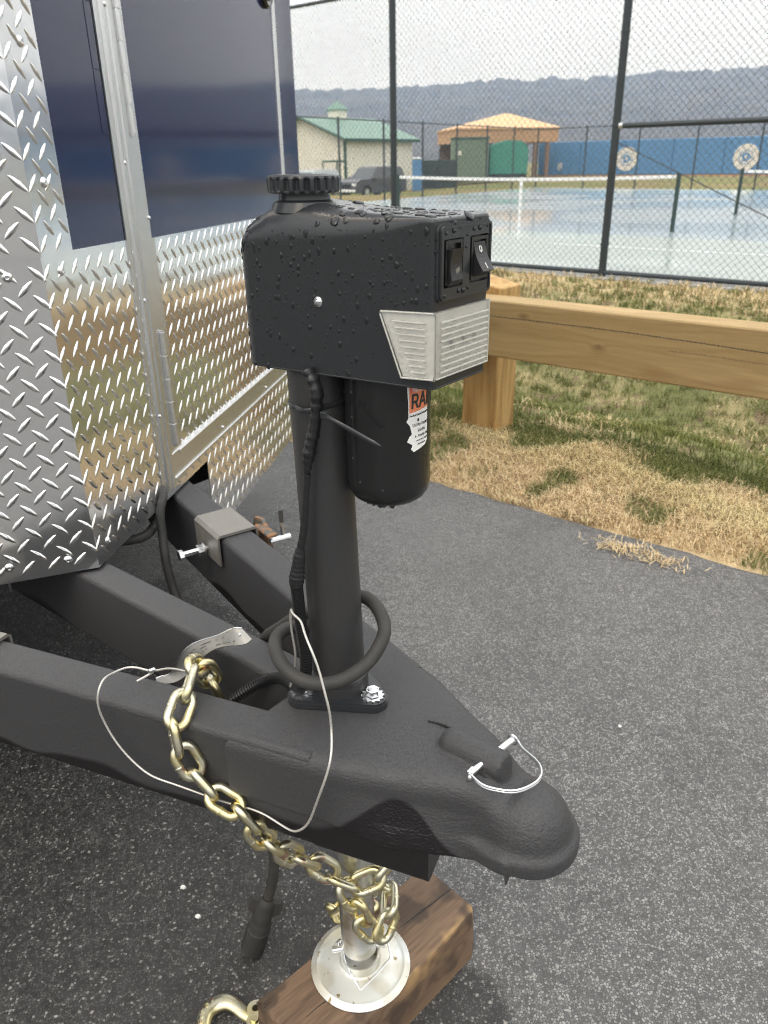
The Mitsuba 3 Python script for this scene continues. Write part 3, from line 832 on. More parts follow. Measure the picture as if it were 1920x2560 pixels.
# flange: rounded triangle with three bolts
Jb = jax(0.585)[:2]
b1, b2 = np.array([-0.0375, -0.0300]), np.array([0.0372, 0.0170])
b3 = Jb + (Jb - (b1 + b2) / 2) * 2.0
tri = Polygon([b1, b2, b3]).buffer(0.0185, quad_segs=10)
fl = cat([prism(tri.buffer(-0.0015), 0.0095, 0.583), prism(tri, 0.0075, 0.5815)])
add(JK + '__flange', tm(fl), M_PLASTIC, smooth=30, label='black triangular jack flange')
for bb in (b1, b2, b3):
    bo = cat([tm(trimesh.creation.cylinder(radius=0.0085, height=0.0075, sections=6), frame([bb[0], bb[1], 0.5993], [1, 0, 0], [0, 1, 0])),
              tm(lathe([(0.0068, 0), (0.0055, 0.0012), (0, 0.0016)], 20), frame([bb[0], bb[1], 0.603], [1, 0, 0], [0, 1, 0]))])
    k = add(JK + '__flange_bolt', tm(bo), M_STEEL, smooth=25)
    st = Polygon([((0.0145 if i % 4 in (1, 2) else 0.0118) * math.cos(i * math.pi / 24), (0.0145 if i % 4 in (1, 2) else 0.0118) * math.sin(i * math.pi / 24)) for i in range(48)])
    w_ = prism(st, 0.0016); 
    r_ = np.hypot(w_.vertices[:, 0], w_.vertices[:, 1]); w_.vertices[:, 2] += np.where(r_ > 0.013, 0.0008 * np.sin(np.arctan2(w_.vertices[:, 1], w_.vertices[:, 0]) * 12), 0)
    w_.apply_translation([bb[0], bb[1], 0.5928])
    add(k + '__star_washer', tm(w_), M_STEEL, smooth=False)
# inner tube and foot
add(JK + '__inner_tube', on_axis(lathe([(0.0255, -0.455), (0.0255, 0.03), (0.0235, 0.03), (0.0235, -0.455)], 48), 0.585), M_ZINC, smooth=40)
FC = jax(0.095)
ft = lathe([(0, 0.0035), (0.026, 0.0035), (0.026, 0.026), (0.0295, 0.026), (0.0295, 0.0095), (0.034, 0.006), (0.060, 0.004), (0.066, 0.0052), (0.0725, 0.0020), (0.0745, 0.0010), (0.0745, 0.0), (0, 0.0)], 72)
add(JK + '__foot_plate', tm(ft, TM @ frame([FC[0], FC[1], 0.0915], [1, 0, 0], [0, 1, 0])), M_FOOT, smooth=35, label='round galvanised foot plate')
clip = [[-0.020, -0.004, 0.125], [-0.012, -0.010, 0.124], [0.002, -0.020, 0.118], [0.018, -0.028, 0.113], [0.0385, -0.0335, 0.104], [0.0425, -0.033, 0.103], [0.047, 0.000, 0.107], [0.049, 0.026, 0.111], [0.046, 0.031, 0.114], [0.030, 0.043, 0.122], [0.020, 0.036, 0.124]]
pk = []
for a, b in zip(clip[:-1], clip[1:]): pk += [list(np.array(a) * (1 - t) + np.array(b) * t) for t in (0, .5)]
add(JK + '__foot_clip', tm(tube(np.array(pk + [clip[-1]]), 0.0014, 8)), M_STEEL)
add(JK + '__foot_pin', tm(tube([[-0.022, -0.022, 0.122], [-0.010, -0.008, 0.122], [0.034, 0.034, 0.122]], 0.0048, 12)), M_STEEL)
coil = [[-0.021 + 0.004 * math.cos(t), -0.014 + 0.003 * math.sin(t) + 0.0007 * t, 0.124 + 0.004 * math.sin(t + 0.6)] for t in np.linspace(0, 12, 50)]
add(JK + '__foot_clip_coil', tm(tube(coil, 0.0013, 6)), M_STEEL)

# housing
BH = np.array([0.129, 0.0065]); LH = np.array([-0.0985, -0.025]); QH = np.array([0.128, 0.099]); RH = np.array([-0.0985, 0.074])
hN = (LH - BH); LN_ = np.linalg.norm(hN); hN = hN / LN_            # from the front corner backwards along the near side
WB = 0.995


def crest(x):       # x: distance from the front end -> (crease height on the side, top height, bevel inset)
    t = np.clip(x / LN_, 0, 1)
    wc = np.interp(x, [0, 0.012, 0.05, 0.105, 0.164, 0.205, LN_], [1.1415, 1.1412, 1.1325, 1.1272, 1.1245, 1.1215, 1.114])
    wt = np.interp(x, [0, 0.012, 0.05, 0.10, 0.135, 0.165, 0.19, 0.205, LN_], [1.1452, 1.1462, 1.1475, 1.1500, 1.1545, 1.1580, 1.1545, 1.1460, 1.130])
    ins = np.interp(x, [0, 0.02, 0.06, 0.12, LN_], [0.004, 0.006, 0.016, 0.028, 0.034])
    return wc, wt, ins


xs = np.concatenate([[0, 0.0008, 0.002, 0.0035, 0.006], np.linspace(0.012, LN_ - 0.022, 34), LN_ - 0.022 * (1 - np.sin(np.linspace(0.1, math.pi / 2, 12)))])
rings = []
for x in xs:
    fr_ = x / LN_
    pn = BH + (LH - BH) * fr_; pf_ = QH + (RH - QH) * fr_
    wc, wt, ins = crest(x)
    round_ = 0.022 - math.sqrt(max(0.022 ** 2 - max(0, x - (LN_ - 0.022)) ** 2, 0))       # rounded back corners
    edge_ = 0.0032 * (1 - math.sqrt(max(0, 1 - (1 - min(x / 0.0035, 1)) ** 2)))             # small round at the front
    sd = (pf_ - pn); wd = np.linalg.norm(sd); sd = sd / wd
    y0, y1 = round_ + edge_, wd - round_ - edge_
    zt = wt - edge_ - round_ * 0.3; zc = min(wc, zt - 0.0028)
    ins_ = min(ins, 0.45 * (y1 - y0))
    a = np.linspace(0, math.pi / 2, 9)
    nx = y0 + ins_ * (1 - np.cos(a)); nz = zc + (zt - zc) * np.sin(a)
    nx2 = y1 - ins_ * (1 - np.cos(a)); 
    prof_ = [(y0, WB), (y0, WB + 0.05), (y0, zc - 0.004)] + list(zip(nx, nz)) + list(zip(nx2[::-1], nz[::-1])) + [(y1, zc - 0.004), (y1, WB + 0.05), (y1, WB)]
    rings.append([[*(pn + sd * y), z] for y, z in prof_])
hs = loft(rings)
add(JK + '__housing', tm(hs), M_PLASTIC, smooth=38, label='black plastic motor housing beaded with rain')
# crank cap on its stem
cp = jax(1.165)
add(JK + '__cap_stem', on_axis(lathe([(0.0345, -0.010), (0.0310, -0.001), (0.0258, 0.001), (0.0250, 0.0060), (0.0262, 0.0095), (0, 0.0095)], 48), 1.1565), M_PLASTIC, smooth=30)
nb = 22
capv = []
ang = np.linspace(0, 2 * np.pi, nb * 12, endpoint=False)
ph = (ang * nb / (2 * np.pi)) % 1.0
flute = np.clip((np.cos((ph - 0.5) * 2 * np.pi) + 0.25) / 1.25, 0, 1) ** 0.6
rings = []
for z, base, cut in ((0.0, 0.0405, 0.0), (0.0015, 0.0425, 0.4), (0.003, 0.0432, 1.0), (0.0125, 0.0432, 1.0), (0.0135, 0.0430, 0.25), (0.0152, 0.0420, 0.0), (0.0166, 0.0395, 0.0), (0.0166, 0.030, 0.0), (0.0150, 0.028, 0.0)):
    r = (base - 0.0050 * flute * cut) * 0.83
    rings.append(np.c_[r * np.cos(ang), r * np.sin(ang), np.full(len(ang), z)])
add(JK + '__crank_cap', on_axis(loft(rings), 1.1635), M_PLASTIC, smooth=28, label='round fluted plastic cap on top of the housing')


def near_pt(x, w, off=0.0):      # point on the housing's near side, x metres back from the front corner
    n = np.array([-hN[1], hN[0]]); n = n if n @ np.array([0, -1.0]) > 0 else -n
    p = BH + hN * x + n * off
    return np.array([p[0], p[1], w])


fq = (QH - BH); fq = fq / np.linalg.norm(fq)
FH = TM @ frame([BH[0], BH[1], 0], [fq[0], fq[1], 0], [0, 0, 1.0], [fq[1], -fq[0], 0])          # front face: x across, y up, z outward
nS = np.array([-hN[1], hN[0]]); nS = nS if nS[1] < 0 else -nS
FS = TM @ frame([BH[0], BH[1], 0], [hN[0], hN[1], 0], [0, 0, 1.0], [nS[0], nS[1], 0])             # near side: x backwards, y up, z outward
sc = lathe([(0.0052, 0), (0.0050, 0.0012), (0.0036, 0.0026), (0.0018, 0.0032), (0, 0.0033)], 20); sc.apply_translation([0.1256, 1.0671, 0.0002])
crs = cat([rbox([0.1256 - 0.0032, 1.0671 - 0.0006, 0.0026], [0.1256 + 0.0032, 1.0671 + 0.0006, 0.0032], 0.0001), rbox([0.1256 - 0.0006, 1.0671 - 0.0032, 0.00262], [0.1256 + 0.0006, 1.0671 + 0.0032, 0.00322], 0.0001)])
k = add(JK + '__housing_screw', tm(sc, FS), M_STEEL, smooth=30)
add(k + '__cross_slot', tm(crs, FS), M_GLOSS, smooth=False)
add(JK + '__housing_rim', cat([tm(rbox([0.004, 0.9946, -0.004], [LN_ - 0.03, 0.9962, 0.0008], 0.0003), FS), tm(rbox([0.004, 0.9946, -0.004], [0.088, 0.9962, 0.0008], 0.0003), FH)]), M_PLASTIC, smooth=False)
# work light lens round the front corner
LZ = thing(JK + '__lamp_lens', 'ribbed frosted work light lens wrapping the housing corner', None)
ls = Polygon([(-0.0040, 1.0046), (0.0314, 1.0032), (0.0546, 1.0625), (0.0546, 1.0640), (0.0525, 1.0655), (-0.0040, 1.0668)])
lfp = rrect(-0.0008, 1.0046, 0.0918, 1.0668, 0.0015)
add(LZ + '__reflector', cat([prism(ls.buffer(-0.0012), 0.0014, -0.0008, FS), prism(lfp.buffer(-0.0012), 0.0014, -0.0008, FH)]), M_REFLECTOR, smooth=False)
for x0 in (0.024, 0.044, 0.064):
    add(LZ + '__lamp_chip', tm(rbox([x0, 1.031, 0.0004], [x0 + 0.006, 1.038, 0.0012], 0.0003), FH), M_BRACKET, smooth=False)
add(LZ + '__cover', cat([prism(ls, 0.0022, 0.0018, FS), prism(lfp, 0.0022, 0.0018, FH)]), M_LENS, smooth=False)
rb = []
for i in range(9):
    w = 1.0565 - 0.0057 * i
    rb.append(tm(tube([[0.0065, w, 0.0046], [0.0872, w, 0.0046]], 0.00085, 8), FH))
    rb.append(tm(tube([[0.0060, w, 0.0046], [0.0406 - 0.0026 * i, w, 0.0046]], 0.00075, 8), FS))
for a_, b_ in (((0.0314, 1.0040), (0.0536, 1.0620)), ((0.0530, 1.0644), (-0.002, 1.0658)), ((-0.002, 1.0056), (0.0314, 1.0042))):
    rb.append(tm(tube([[a_[0], a_[1], 0.0038], [b_[0], b_[1], 0.0038]], 0.0010, 8), FS))
for a_, b_ in (((0.0, 1.0056), (0.0908, 1.0056)), ((0.0904, 1.0056), (0.0904, 1.0656))):
    rb.append(tm(tube([[a_[0], a_[1], 0.0038], [b_[0], b_[1], 0.0038]], 0.0009, 8), FH))
add(LZ + '__rib', cat(rb), M_RIB, smooth=40)
# switch plate and rockers
SP = thing(JK + '__switch_plate', 'switch plate with two rocker switches', None)
outer = rrect(0.0045, 1.0755, 0.0880, 1.1385, 0.004)
hol = [rrect(0.0095, 1.0860, 0.0405, 1.1275, 0.0015), rrect(0.0520, 1.0860, 0.0838, 1.1280, 0.0015)]
add(SP + '__bezel', cat([prism(outer.difference(shapely.union_all(hol)), 0.0040, 0.0, FH), prism(outer.buffer(0.0018).difference(outer.buffer(-0.0012)), 0.0026, 0.0, FH), prism(outer.difference(outer.buffer(-0.0022)), 0.0052, 0.0, FH)]), M_PLASTIC, smooth=30)
for i, (x0, x1, kind_) in enumerate(((0.0115, 0.0385, 'flat'), (0.0540, 0.0822, 'out'))):
    sw = thing(SP + '__rocker_switch', 'left rocker switch, worn' if i == 0 else 'right rocker switch marked O and I, pressed out at the bottom', None)
    y0, y1 = 1.0885, 1.1265
    add(sw + '__frame', cat([prism(rrect(x0, y0, x1, y1, 0.001).difference(rrect(x0 + 0.0028, y0 + 0.0030, x1 - 0.0028, y1 - 0.0030, 0.001)), 0.0046, 0.0, FH), prism(rrect(x0 + 0.0020, y0 + 0.0020, x1 - 0.0020, y1 - 0.0020, 0.001), 0.0012, 0.0, FH)]), M_GLOSS, smooth=30)
    # rocker: side profile (out, up) with a hollow face
    if kind_ == 'out':
        top, bot, ya, yb = 0.0040, 0.0150, 1.1215, 1.0965
    else:
        top, bot, ya, yb = 0.0092, 0.0088, 1.1190, 1.0925
    t = np.linspace(0, 1, 14)
    face = np.c_[top + (bot - top) * t - 0.0022 * np.sin(np.pi * t), ya + (yb - ya) * t]
    pr = Polygon(np.vstack([[[-0.001, ya - 0.001]], face, [[0.0035, yb - 0.006], [-0.001, yb - 0.006]]]))
    xa, xb = x0 + 0.0042, x1 - 0.0042
    ro = trimesh.creation.extrude_polygon(pr, xb - xa, engine='earcut')
    ro.apply_transform(frame([xa, 0, 0], [0, 0, 1], [0, 1, 0], [1, 0, 0]))
    add(sw + '__rocker', tm(ro, FH), M_ROCKER, smooth=25)
    xc = (xa + xb) / 2
    if kind_ == 'out':
        def onface(poly):
            m = prism(poly, 0.0006); v = m.vertices
            tt = np.clip((ya - v[:, 1]) / (ya - yb), 0, 1)
            v[:, 2] += top + (bot - top) * tt - 0.0022 * np.sin(np.pi * tt) + 0.0001
            m.vertices = v; return m
        el = shapely.affinity.scale(Point(0, 0).buffer(1, quad_segs=10), 0.0022, 0.0029); el = el.difference(shapely.affinity.scale(Point(0, 0).buffer(1, quad_segs=10), 0.0015, 0.0022))
        mk = cat([onface(shapely.affinity.translate(el, xc - 0.0002, 1.1152)), onface(sbox(xc - 0.0004, 1.0985, xc + 0.0004, 1.1032))])
        add(sw + '__marking', tm(mk, FH), M_WHITE, smooth=False, label='white O and I marks')
    else:
        wear = Polygon([(xc - 0.002, 1.1015), (xc + 0.004, 1.1035), (xc + 0.0055, 1.1005), (xc + 0.002, 1.0975), (xc + 0.0005, 1.0955)])
        add(sw + '__worn_mark', tm(prism(wear, 0.0004, 0.0072), FH), M_BRACKET, smooth=False, label='scuffed remains of a mark')
# motor can
MC_ = np.array([0.0425, 0.0475]); MR = 0.0455
can = lathe([(0, 0.0), (0.024, 0.0), (0.033, 0.0018), (0.0395, 0.0062), (0.0435, 0.0125), (MR - 0.0004, 0.0205), (MR, 0.026), (MR, 0.152)], 72)
add(JK + '__motor_can', tm(can, TM @ frame([MC_[0], MC_[1], 0.8515], [1, 0, 0], [0, 1, 0])), M_GLOSS, smooth=40, label='smooth black motor can under the housing')


def on_can(mesh, a0, w0, rad):
    """wrap a flat mesh (x along the girth, y up, z outward) round the motor can"""
    v = mesh.vertices.copy(); th = a0 + 0.80 * v[:, 0] / MR; r = MR + rad + v[:, 2]
    P = np.c_[MC_[0] + r * np.cos(th), MC_[1] + r * np.sin(th), w0 + v[:, 1]]
    out = trimesh.Trimesh(P, mesh.faces, process=False); return tm(out)


def fine_poly(poly, th, step=0.002):
    """thin plate cut in narrow strips, so that it can bend"""
    x0, y0, x1, y1 = poly.bounds; ps = []
    for x in np.arange(x0, x1, step):
        g = poly.intersection(sbox(x, y0 - 1, x + step, y1 + 1))
        for q in getattr(g, 'geoms', [g]):
            if q.area > 1e-9 and hasattr(q, 'exterior'): ps.append(trimesh.creation.extrude_polygon(q, th, engine='earcut'))
    return cat(ps)


A0 = math.radians(-7.0)     # angle on the can (trailer frame) where the sticker is centred
st = thing(JK + '__motor_sticker', 'torn white and orange rating sticker on the motor can', None)
paper = Polygon([(-0.0195, 0.030), (0.019, 0.030), (0.0185, 0.0215), (0.0165, 0.019), (0.0165, -0.030), (0.012, -0.0345), (0.002, -0.037), (-0.0100, -0.0395), (-0.0142, -0.036), (-0.0115, -0.0325), (-0.0138, -0.0305), (-0.0195, -0.0275), (-0.0165, -0.0225), (-0.0125, -0.020), (-0.0155, -0.011), (-0.0205, -0.006), (-0.0175, -0.002), (-0.0178, 0.012)])
add(st + '__paper', on_can(fine_poly(paper, 0.0003), A0, 0.956, 0.0004), M_PAPER, smooth=False)
add(st + '__orange_block', on_can(fine_poly(Polygon([(-0.0165, 0.029), (0.0160, 0.029), (0.0155, 0.0060), (-0.0165, 0.0025)]), 0.0002), A0, 0.956, 0.0008), M_ORANGE, smooth=False)
add(st + '__red_band', on_can(fine_poly(Polygon([(-0.0165, 0.0292), (0.0150, 0.0292), (0.0150, 0.0262), (-0.0150, 0.0232)]), 0.0002), A0, 0.956, 0.0011), M_RED, smooth=False)


def wrap_text(s, h, x, y, bold, rot=0.0, slant=0.0):
    m = meshkit.text_mesh(s, h, 0.00025, bold)
    m = m.subdivide_to_size(0.004) if False else m
    v = m.vertices; v[:, 0] += slant * v[:, 1]
    c, s_ = math.cos(rot), math.sin(rot); m.vertices = np.c_[c * v[:, 0] - s_ * v[:, 1] + x, s_ * v[:, 0] + c * v[:, 1] + y, v[:, 2]]
    return m


add(st + '__red_lettering', on_can(wrap_text('TRONG', 0.0040, -0.0140, 0.0240, True, 0.06, 0.2), A0, 0.956, 0.0014), M_WHITE, smooth=False)
add(st + '__large_lettering', on_can(wrap_text('RAM', 0.0145, -0.0155, 0.0070, True, 0.06, 0.12), A0, 0.956, 0.0012), M_INK, smooth=False)
add(st + '__small_lettering', cat([on_can(wrap_text(s, h, x, y, b, 0.05, sl_), A0, 0.956, 0.0008) for s, h, x, y, b, sl_ in
    (('The Best Overall Value In The', 0.0018, -0.0170, -0.0015, True, 0.25), ('3500lb Capacity', 0.0030, -0.0125, -0.0125, False, 0), ('Electric', 0.0030, -0.0035, -0.0185, False, 0), ('A-Frame Jack', 0.0030, -0.0085, -0.0245, False, 0),
     ('For Jack House 2022 by', 0.0014, -0.0060, -0.0285, False, 0), ('MADE IN CHINA', 0.0014, -0.0040, -0.0325, False, 0))]), M_INK, smooth=False)


# rain beads on housing, cap rim and can
def beads():
    out = []
    base = trimesh.creation.icosphere(subdivisions=2)
    src = tm(hs)
    pts, fi = trimesh.sample.sample_surface(src, 4600, seed=11)
    nrm = src.face_normals[fi]
    keep = []
    for p, n in zip(pts, nrm):
        if n[2] < -0.3: continue
        q = (p - O); u_, v_, w_ = q @ U, q @ V, q[2]
        local_x = (np.array([u_, v_]) - BH) @ hN
        front = n @ (U * fq[1] - V * fq[0]) > 0.8
        if front: continue
        side = n[2] < 0.35
        if side and v_ > 0.05: continue
        if side and local_x < 0.058 and w_ < 1.069 and local_x < 0.058: continue
        if np.linalg.norm(np.array([u_, v_]) - jax(1.16)[:2]) < 0.046 and n[2] > 0.3: continue
        if side and rng.random() > 0.40 + 0.3 * (w_ - 1.0) / 0.13: continue
        if not side and rng.random() > 0.42: continue
        if side and 0.06 < local_x < 0.2 and rng.random() > 0.75: continue
        keep.append((p, n, side))
    used = np.zeros((0, 4))
    for p, n, side in keep:
        r = (0.0005 + 0.0023 * rng.random() ** 3.4) if side else (0.0011 + 0.0042 * rng.random() ** 1.8)
        if len(used) and (np.linalg.norm(used[:, :3] - p, axis=1) < used[:, 3] + r + 0.0002).any(): continue
        used = np.vstack([used, [*p, r]])
        a = np.cross(n, [0, 0, 1.0]); a = a / (np.linalg.norm(a) + 1e-9) if np.linalg.norm(a) > 0.1 else np.cross(n, U)
        b = np.cross(a, n)
        st_ = 1.0 + (rng.random() * 0.55 if side else rng.random() * 0.25)
        bv = base.vertices.copy()
        if side: bv[:, 1] -= 0.22 * (1 - bv[:, 0] ** 2) * (bv[:, 1] < 0) * abs(bv[:, 1])
        w1 = 0.14 * np.sin(bv[:, 0] * 3 + rng.random() * 6) * np.cos(bv[:, 1] * 3)
        bv = bv * (1 + w1[:, None])
        P = p + r * (bv[:, :1] * a + st_ * bv[:, 1:2] * b + ((0.42 if side else 0.36) * bv[:, 2:] + 0.06) * n)
        out.append((P, base.faces))
    # beads on the front bezel and the can
    for (x, y, z, r) in ((0.0015, 1.128, 0.0002, .0011), (0.002, 1.118, 0.0002, .0016), (0.0025, 1.1065, 0.0002, .0009), (0.002, 1.098, 0.0002, .0014), (0.0015, 1.089, 0.0002, .0009), (0.0016, 1.081, .0002, .001), (0.0125, 1.1325, .0042, .0017), (0.0245, 1.1340, .0042, .0022), (0.034, 1.1362, .0042, .0012), (0.0455, 1.119, .0042, .0014), (0.047, 1.129, .0042, .0013), (0.058, 1.1335, .0042, .0020), (0.068, 1.1338, .0042, .0022), (0.081, 1.1345, .0042, .0012), (0.0100, 1.0797, .0042, .0019), (0.034, 1.0815, .0042, .0022), (0.042, 1.0812, .0042, .0026), (0.050, 1.0825, .0042, .0018), (0.029, 1.1400, .0020, .0020), (0.060, 1.1405, .0012, .0014), (0.075, 1.141, .001, .001)):
        P = base.vertices * [r * 1.25, r, r * 0.55] + [x, y, z + r * 0.1]
        P = P @ FH[:3, :3].T + FH[:3, 3]; out.append((P, base.faces))
    for i in range(34):
        th = math.radians(rng.uniform(-150, 10)); w = rng.uniform(0.872, 0.985); r = 0.0007 + 0.0014 * rng.random() ** 2
        n = np.array([math.cos(th), math.sin(th), 0]); c = np.array([MC_[0], MC_[1], w]) + n * MR
        a = np.array([-n[1], n[0], 0]); P = c + r * (base.vertices[:, :1] * a + 1.25 * base.vertices[:, 1:2] * Z + 0.5 * base.vertices[:, 2:] * n)
        out.append((W(P), base.faces))
    for th, r in ((-70, .0028), (-62, .0022), (-45, .0030), (-100, .0018), (-85, .0020)):
        n = np.array([math.cos(math.radians(th)), math.sin(math.radians(th)), 0]); c = np.array([MC_[0], MC_[1], 0.8522]) + n * 0.030
        out.append((W(c + base.vertices * [r, r, r * 0.9]), base.faces))
    return cat([trimesh.Trimesh(v, f, process=False) for v, f in out])


bm = beads()
add(JK + '__rain_bead', bm, M_WATER, smooth=True, kind='stuff', label='rain beads clinging to the housing and motor can')

# ------------------------------------------------------------------ wiring along the jack
hp = np.array([[-0.006, -0.0215, 1.000], [0.0025, -0.0200, 0.985], [0.0030, -0.0200, 0.9626], [-0.0012, -0.0228, 0.9337], [-0.0055, -0.0264, 0.9115], [-0.0079, -0.0283, 0.8887], [-0.0106, -0.0305, 0.8594], [-0.0146, -0.0337, 0.819], [-0.0180, -0.0366, 0.7983]])
hp = hp + np.array([0.629, -0.777, 0]) * -0.004
hw = thing('wiring_harness', 'taped black wiring running down the left side of the jack tube', 'wire')
tp = spl(hp[:6], 40); 
rr = np.interp(np.linspace(0, 1, 40), [0, .25, .45, .55, .8, .92, 1], [.0075, .0085, .0070, .0078, .0084, .0055, .0035])
rr = rr * (1 + 0.09 * np.sin(np.arange(40) * 1.9) + 0.05 * rng.standard_normal(40))
add(hw + '__tape_wrap', tm(tube(tp, rr, 14, flat=0.75)), M_TAPE, smooth=60)
tp = spl(hp[5:], 40)
rr = np.interp(np.linspace(0, 1, 40), [0, .3, 1], [.0040, .0034, .0046]) * (1 + 0.05 * np.sin(np.arange(40) * 1.3))
add(hw + '__wire', tm(tube(tp, rr, 10)), M_TAPE, smooth=50)
lp = np.array([[-0.0180, -0.0366, 0.7983], [-0.0212, -0.0392, 0.775], [-0.0235, -0.0412, 0.753]]) + np.array([0.629, -0.777, 0]) * -0.004
tp = spl(lp, 24); rr = np.interp(np.linspace(0, 1, 24), [0, .2, .5, .8, 1], [.005, .0068, .0074, .0090, .0078]) * (1 + 0.07 * np.sin(np.arange(24) * 2.2))
add(hw + '__tape_wrap', tm(tube(tp, rr, 14)), M_TAPE, smooth=60)
cp_ = np.array([lp[-1], [-0.0235, -0.0400, 0.730], [-0.0225, -0.0390, 0.692], [-0.0210, -0.0370, 0.640], [-0.0400, -0.0330, 0.597], [-0.0800, -0.0200, 0.586], [-0.1130, -0.0240, 0.572], [-0.1420, -0.0600, 0.548]])
cp_[1:4] += np.array([0.629, -0.777, 0]) * -0.004
tp = spl(cp_, 420); rr = 0.0064 + 0.0011 * np.sign(np.sin(np.arange(420) * 2 * np.pi / 5.0 + 0.3))
add(hw + '__split_conduit', tm(tube(tp, rr, 12)), M_TAPE, smooth=40, label='ribbed black split conduit')
# cable tie round tube and wiring
zt_ = thing('cable_tie', 'black cable tie around jack tube with its tail sticking out over the motor', 'cable tie')
c0 = jax(0.957); ringp = []
for t in np.linspace(math.radians(-95), math.radians(265), 60):
    rr_ = 0.0332 + 0.0105 * np.exp(-((t - math.radians(-62)) / 0.36) ** 2)
    ringp.append(c0 + np.array([rr_ * math.cos(t), rr_ * math.sin(t), 0.003 * math.sin(t + 0.8)]))
add(zt_ + '__band', tm(tube(ringp, 0.0010, 8, flat=2.6, up=[0, 0, 1])), M_PLASTIC, smooth=40)
hd = np.array([0.0195, -0.0255, 0.959])
add(zt_ + '__head', tm(rbox([-0.0042, -0.0032, -0.0036], [0.0042, 0.0032, 0.0036], 0.0008), TM @ frame(hd, [0.629 * 0.3 + 0.777 * 0.95, -0.62 + 0.59, 0], [0.1, 0.99, 0], Z)), M_PLASTIC, smooth=False)
tail = spl([hd, [0.0300, -0.0290, 0.9580], [0.0411, -0.0272, 0.9543], [0.0565, -0.0211, 0.9465], [0.0704, -0.0164, 0.9397], [0.0820, -0.0134, 0.9354]], 24)
add(zt_ + '__tail', tm(tube(tail, np.r_[np.full(21, 0.0010), 0.0008, 0.0006, 0.0003], 8, flat=2.2, up=[0, 0.2, 1])), M_PLASTIC, smooth=40)

# thick cable looped round the foot of the jack
loop = np.array([[-0.245, 0.085, 0.470], [-0.213, 0.067, 0.535], [-0.1834, 0.0483, 0.5760], [-0.1560, 0.0440, 0.6000], [-0.1110, 0.0370, 0.6390], [-0.0600, 0.0580, 0.6720], [-0.0195, 0.0653, 0.691], [0.0152, 0.0548, 0.6929], [0.0379, 0.041, 0.6785], [0.044, 0.0266, 0.6694], [0.0439, 0.0073, 0.656], [0.0369, -0.0306, 0.6473], [0.0196, -0.0549, 0.6456], [-0.0084, -0.0673, 0.6509], [-0.0315, -0.0667, 0.6605], [-0.0506, -0.0564, 0.6657], [-0.0638, -0.0414, 0.6678], [-0.0690, -0.0244, 0.6675], [-0.0770, 0.0006, 0.6560], [-0.0821, 0.030, 0.640], [-0.095, 0.075, 0.60], [-0.14, 0.11, 0.54]])
lk = thing('coiled_cable', 'thick black rubber cable looped once around the foot of the jack', 'cable')
add(lk + '__sheath', tm(tube(spl(loop, 200), 0.0083, 16)), M_RUBBER, smooth=True)

# cables hanging under the nose
hc = thing('hanging_cable', 'black cable drooping from under the trailer nose in front of the far beam', 'cable')
add(hc + '__sheath', tm(tube(spl([[-0.72, 0.25, 0.62], [-0.66, 0.2279, 0.6093], [-0.65, 0.2108, 0.589], [-0.64, 0.2004, 0.5451], [-0.62, 0.1863, 0.4976], [-0.6, 0.1803, 0.4465], [-0.56, 0.1675, 0.41], [-0.49, 0.14, 0.385], [-0.43, 0.10, 0.40], [-0.40, 0.05, 0.46]], 90), 0.0085, 14)), M_RUBBER, smooth=True)
hc = thing('hanging_cable', 'black cable sagging to the left under the lower edge of the nose plate', 'cable')
add(hc + '__sheath', tm(tube(spl([[-0.76, 0.30, 0.60], [-0.70, 0.2476, 0.5743], [-0.68, 0.216, 0.5514], [-0.66, 0.1789, 0.5438], [-0.66, 0.1387, 0.5481], [-0.70, 0.09, 0.555], [-0.80, 0.06, 0.57]], 60), 0.0090, 14)), M_RUBBER, smooth=True)

# trailer plug hanging on its cable
pg = thing('trailer_plug', 'black seven pin plug dangling from its cable above the asphalt', 'plug')
pp = np.array([-0.1859, -0.0437, 0.008]); pt = np.array([-0.1572, -0.0205, 0.1384])
ax_ = (pt - pp) / np.linalg.norm(pt - pp); e1 = np.cross(ax_, [0.629, -0.777, 0]); e1 /= np.linalg.norm(e1); e2 = np.cross(ax_, e1)
FP = TM @ frame(pp, e1 * 0.84, e2 * 0.84, ax_)
add(pg + '__barrel', tm(cat([lathe([(0, 0.004), (0.0175, 0.004), (0.0195, 0.0), (0.0215, 0.001), (0.0220, 0.006), (0.0215, 0.066), (0.0190, 0.071), (0.0178, 0.076), (0.0172, 0.112), (0.0130, 0.120), (0.0085, 0.126), (0, 0.126)], 40), rbox([-0.0035, 0.018, 0.004], [0.0035, 0.0248, 0.068], 0.001), rbox([-0.0245, -0.004, 0.004], [-0.019, 0.004, 0.066], 0.001)]), FP), M_RUBBER, smooth=30)
add(pg + '__collar', tm(lathe([(0.0218, 0.050), (0.0228, 0.051), (0.0228, 0.054), (0.0214, 0.0555)], 40), FP), M_RUBBER, smooth=30)
wing = lambda s: cat([prism(Polygon([(s * 0.010, 0.084), (s * 0.029, 0.097), (s * 0.031, 0.110), (s * 0.026, 0.120), (s * 0.010, 0.116)]).buffer(0.0015), 0.010, -0.005)])
for s in (1, -1):
    w_ = wing(s); w_.apply_transform(frame([0, 0, 0], [1, 0, 0], [0, 0, 1], [0, -1, 0])); add(pg + '__finger_wing', tm(w_, FP), M_RUBBER, smooth=30)
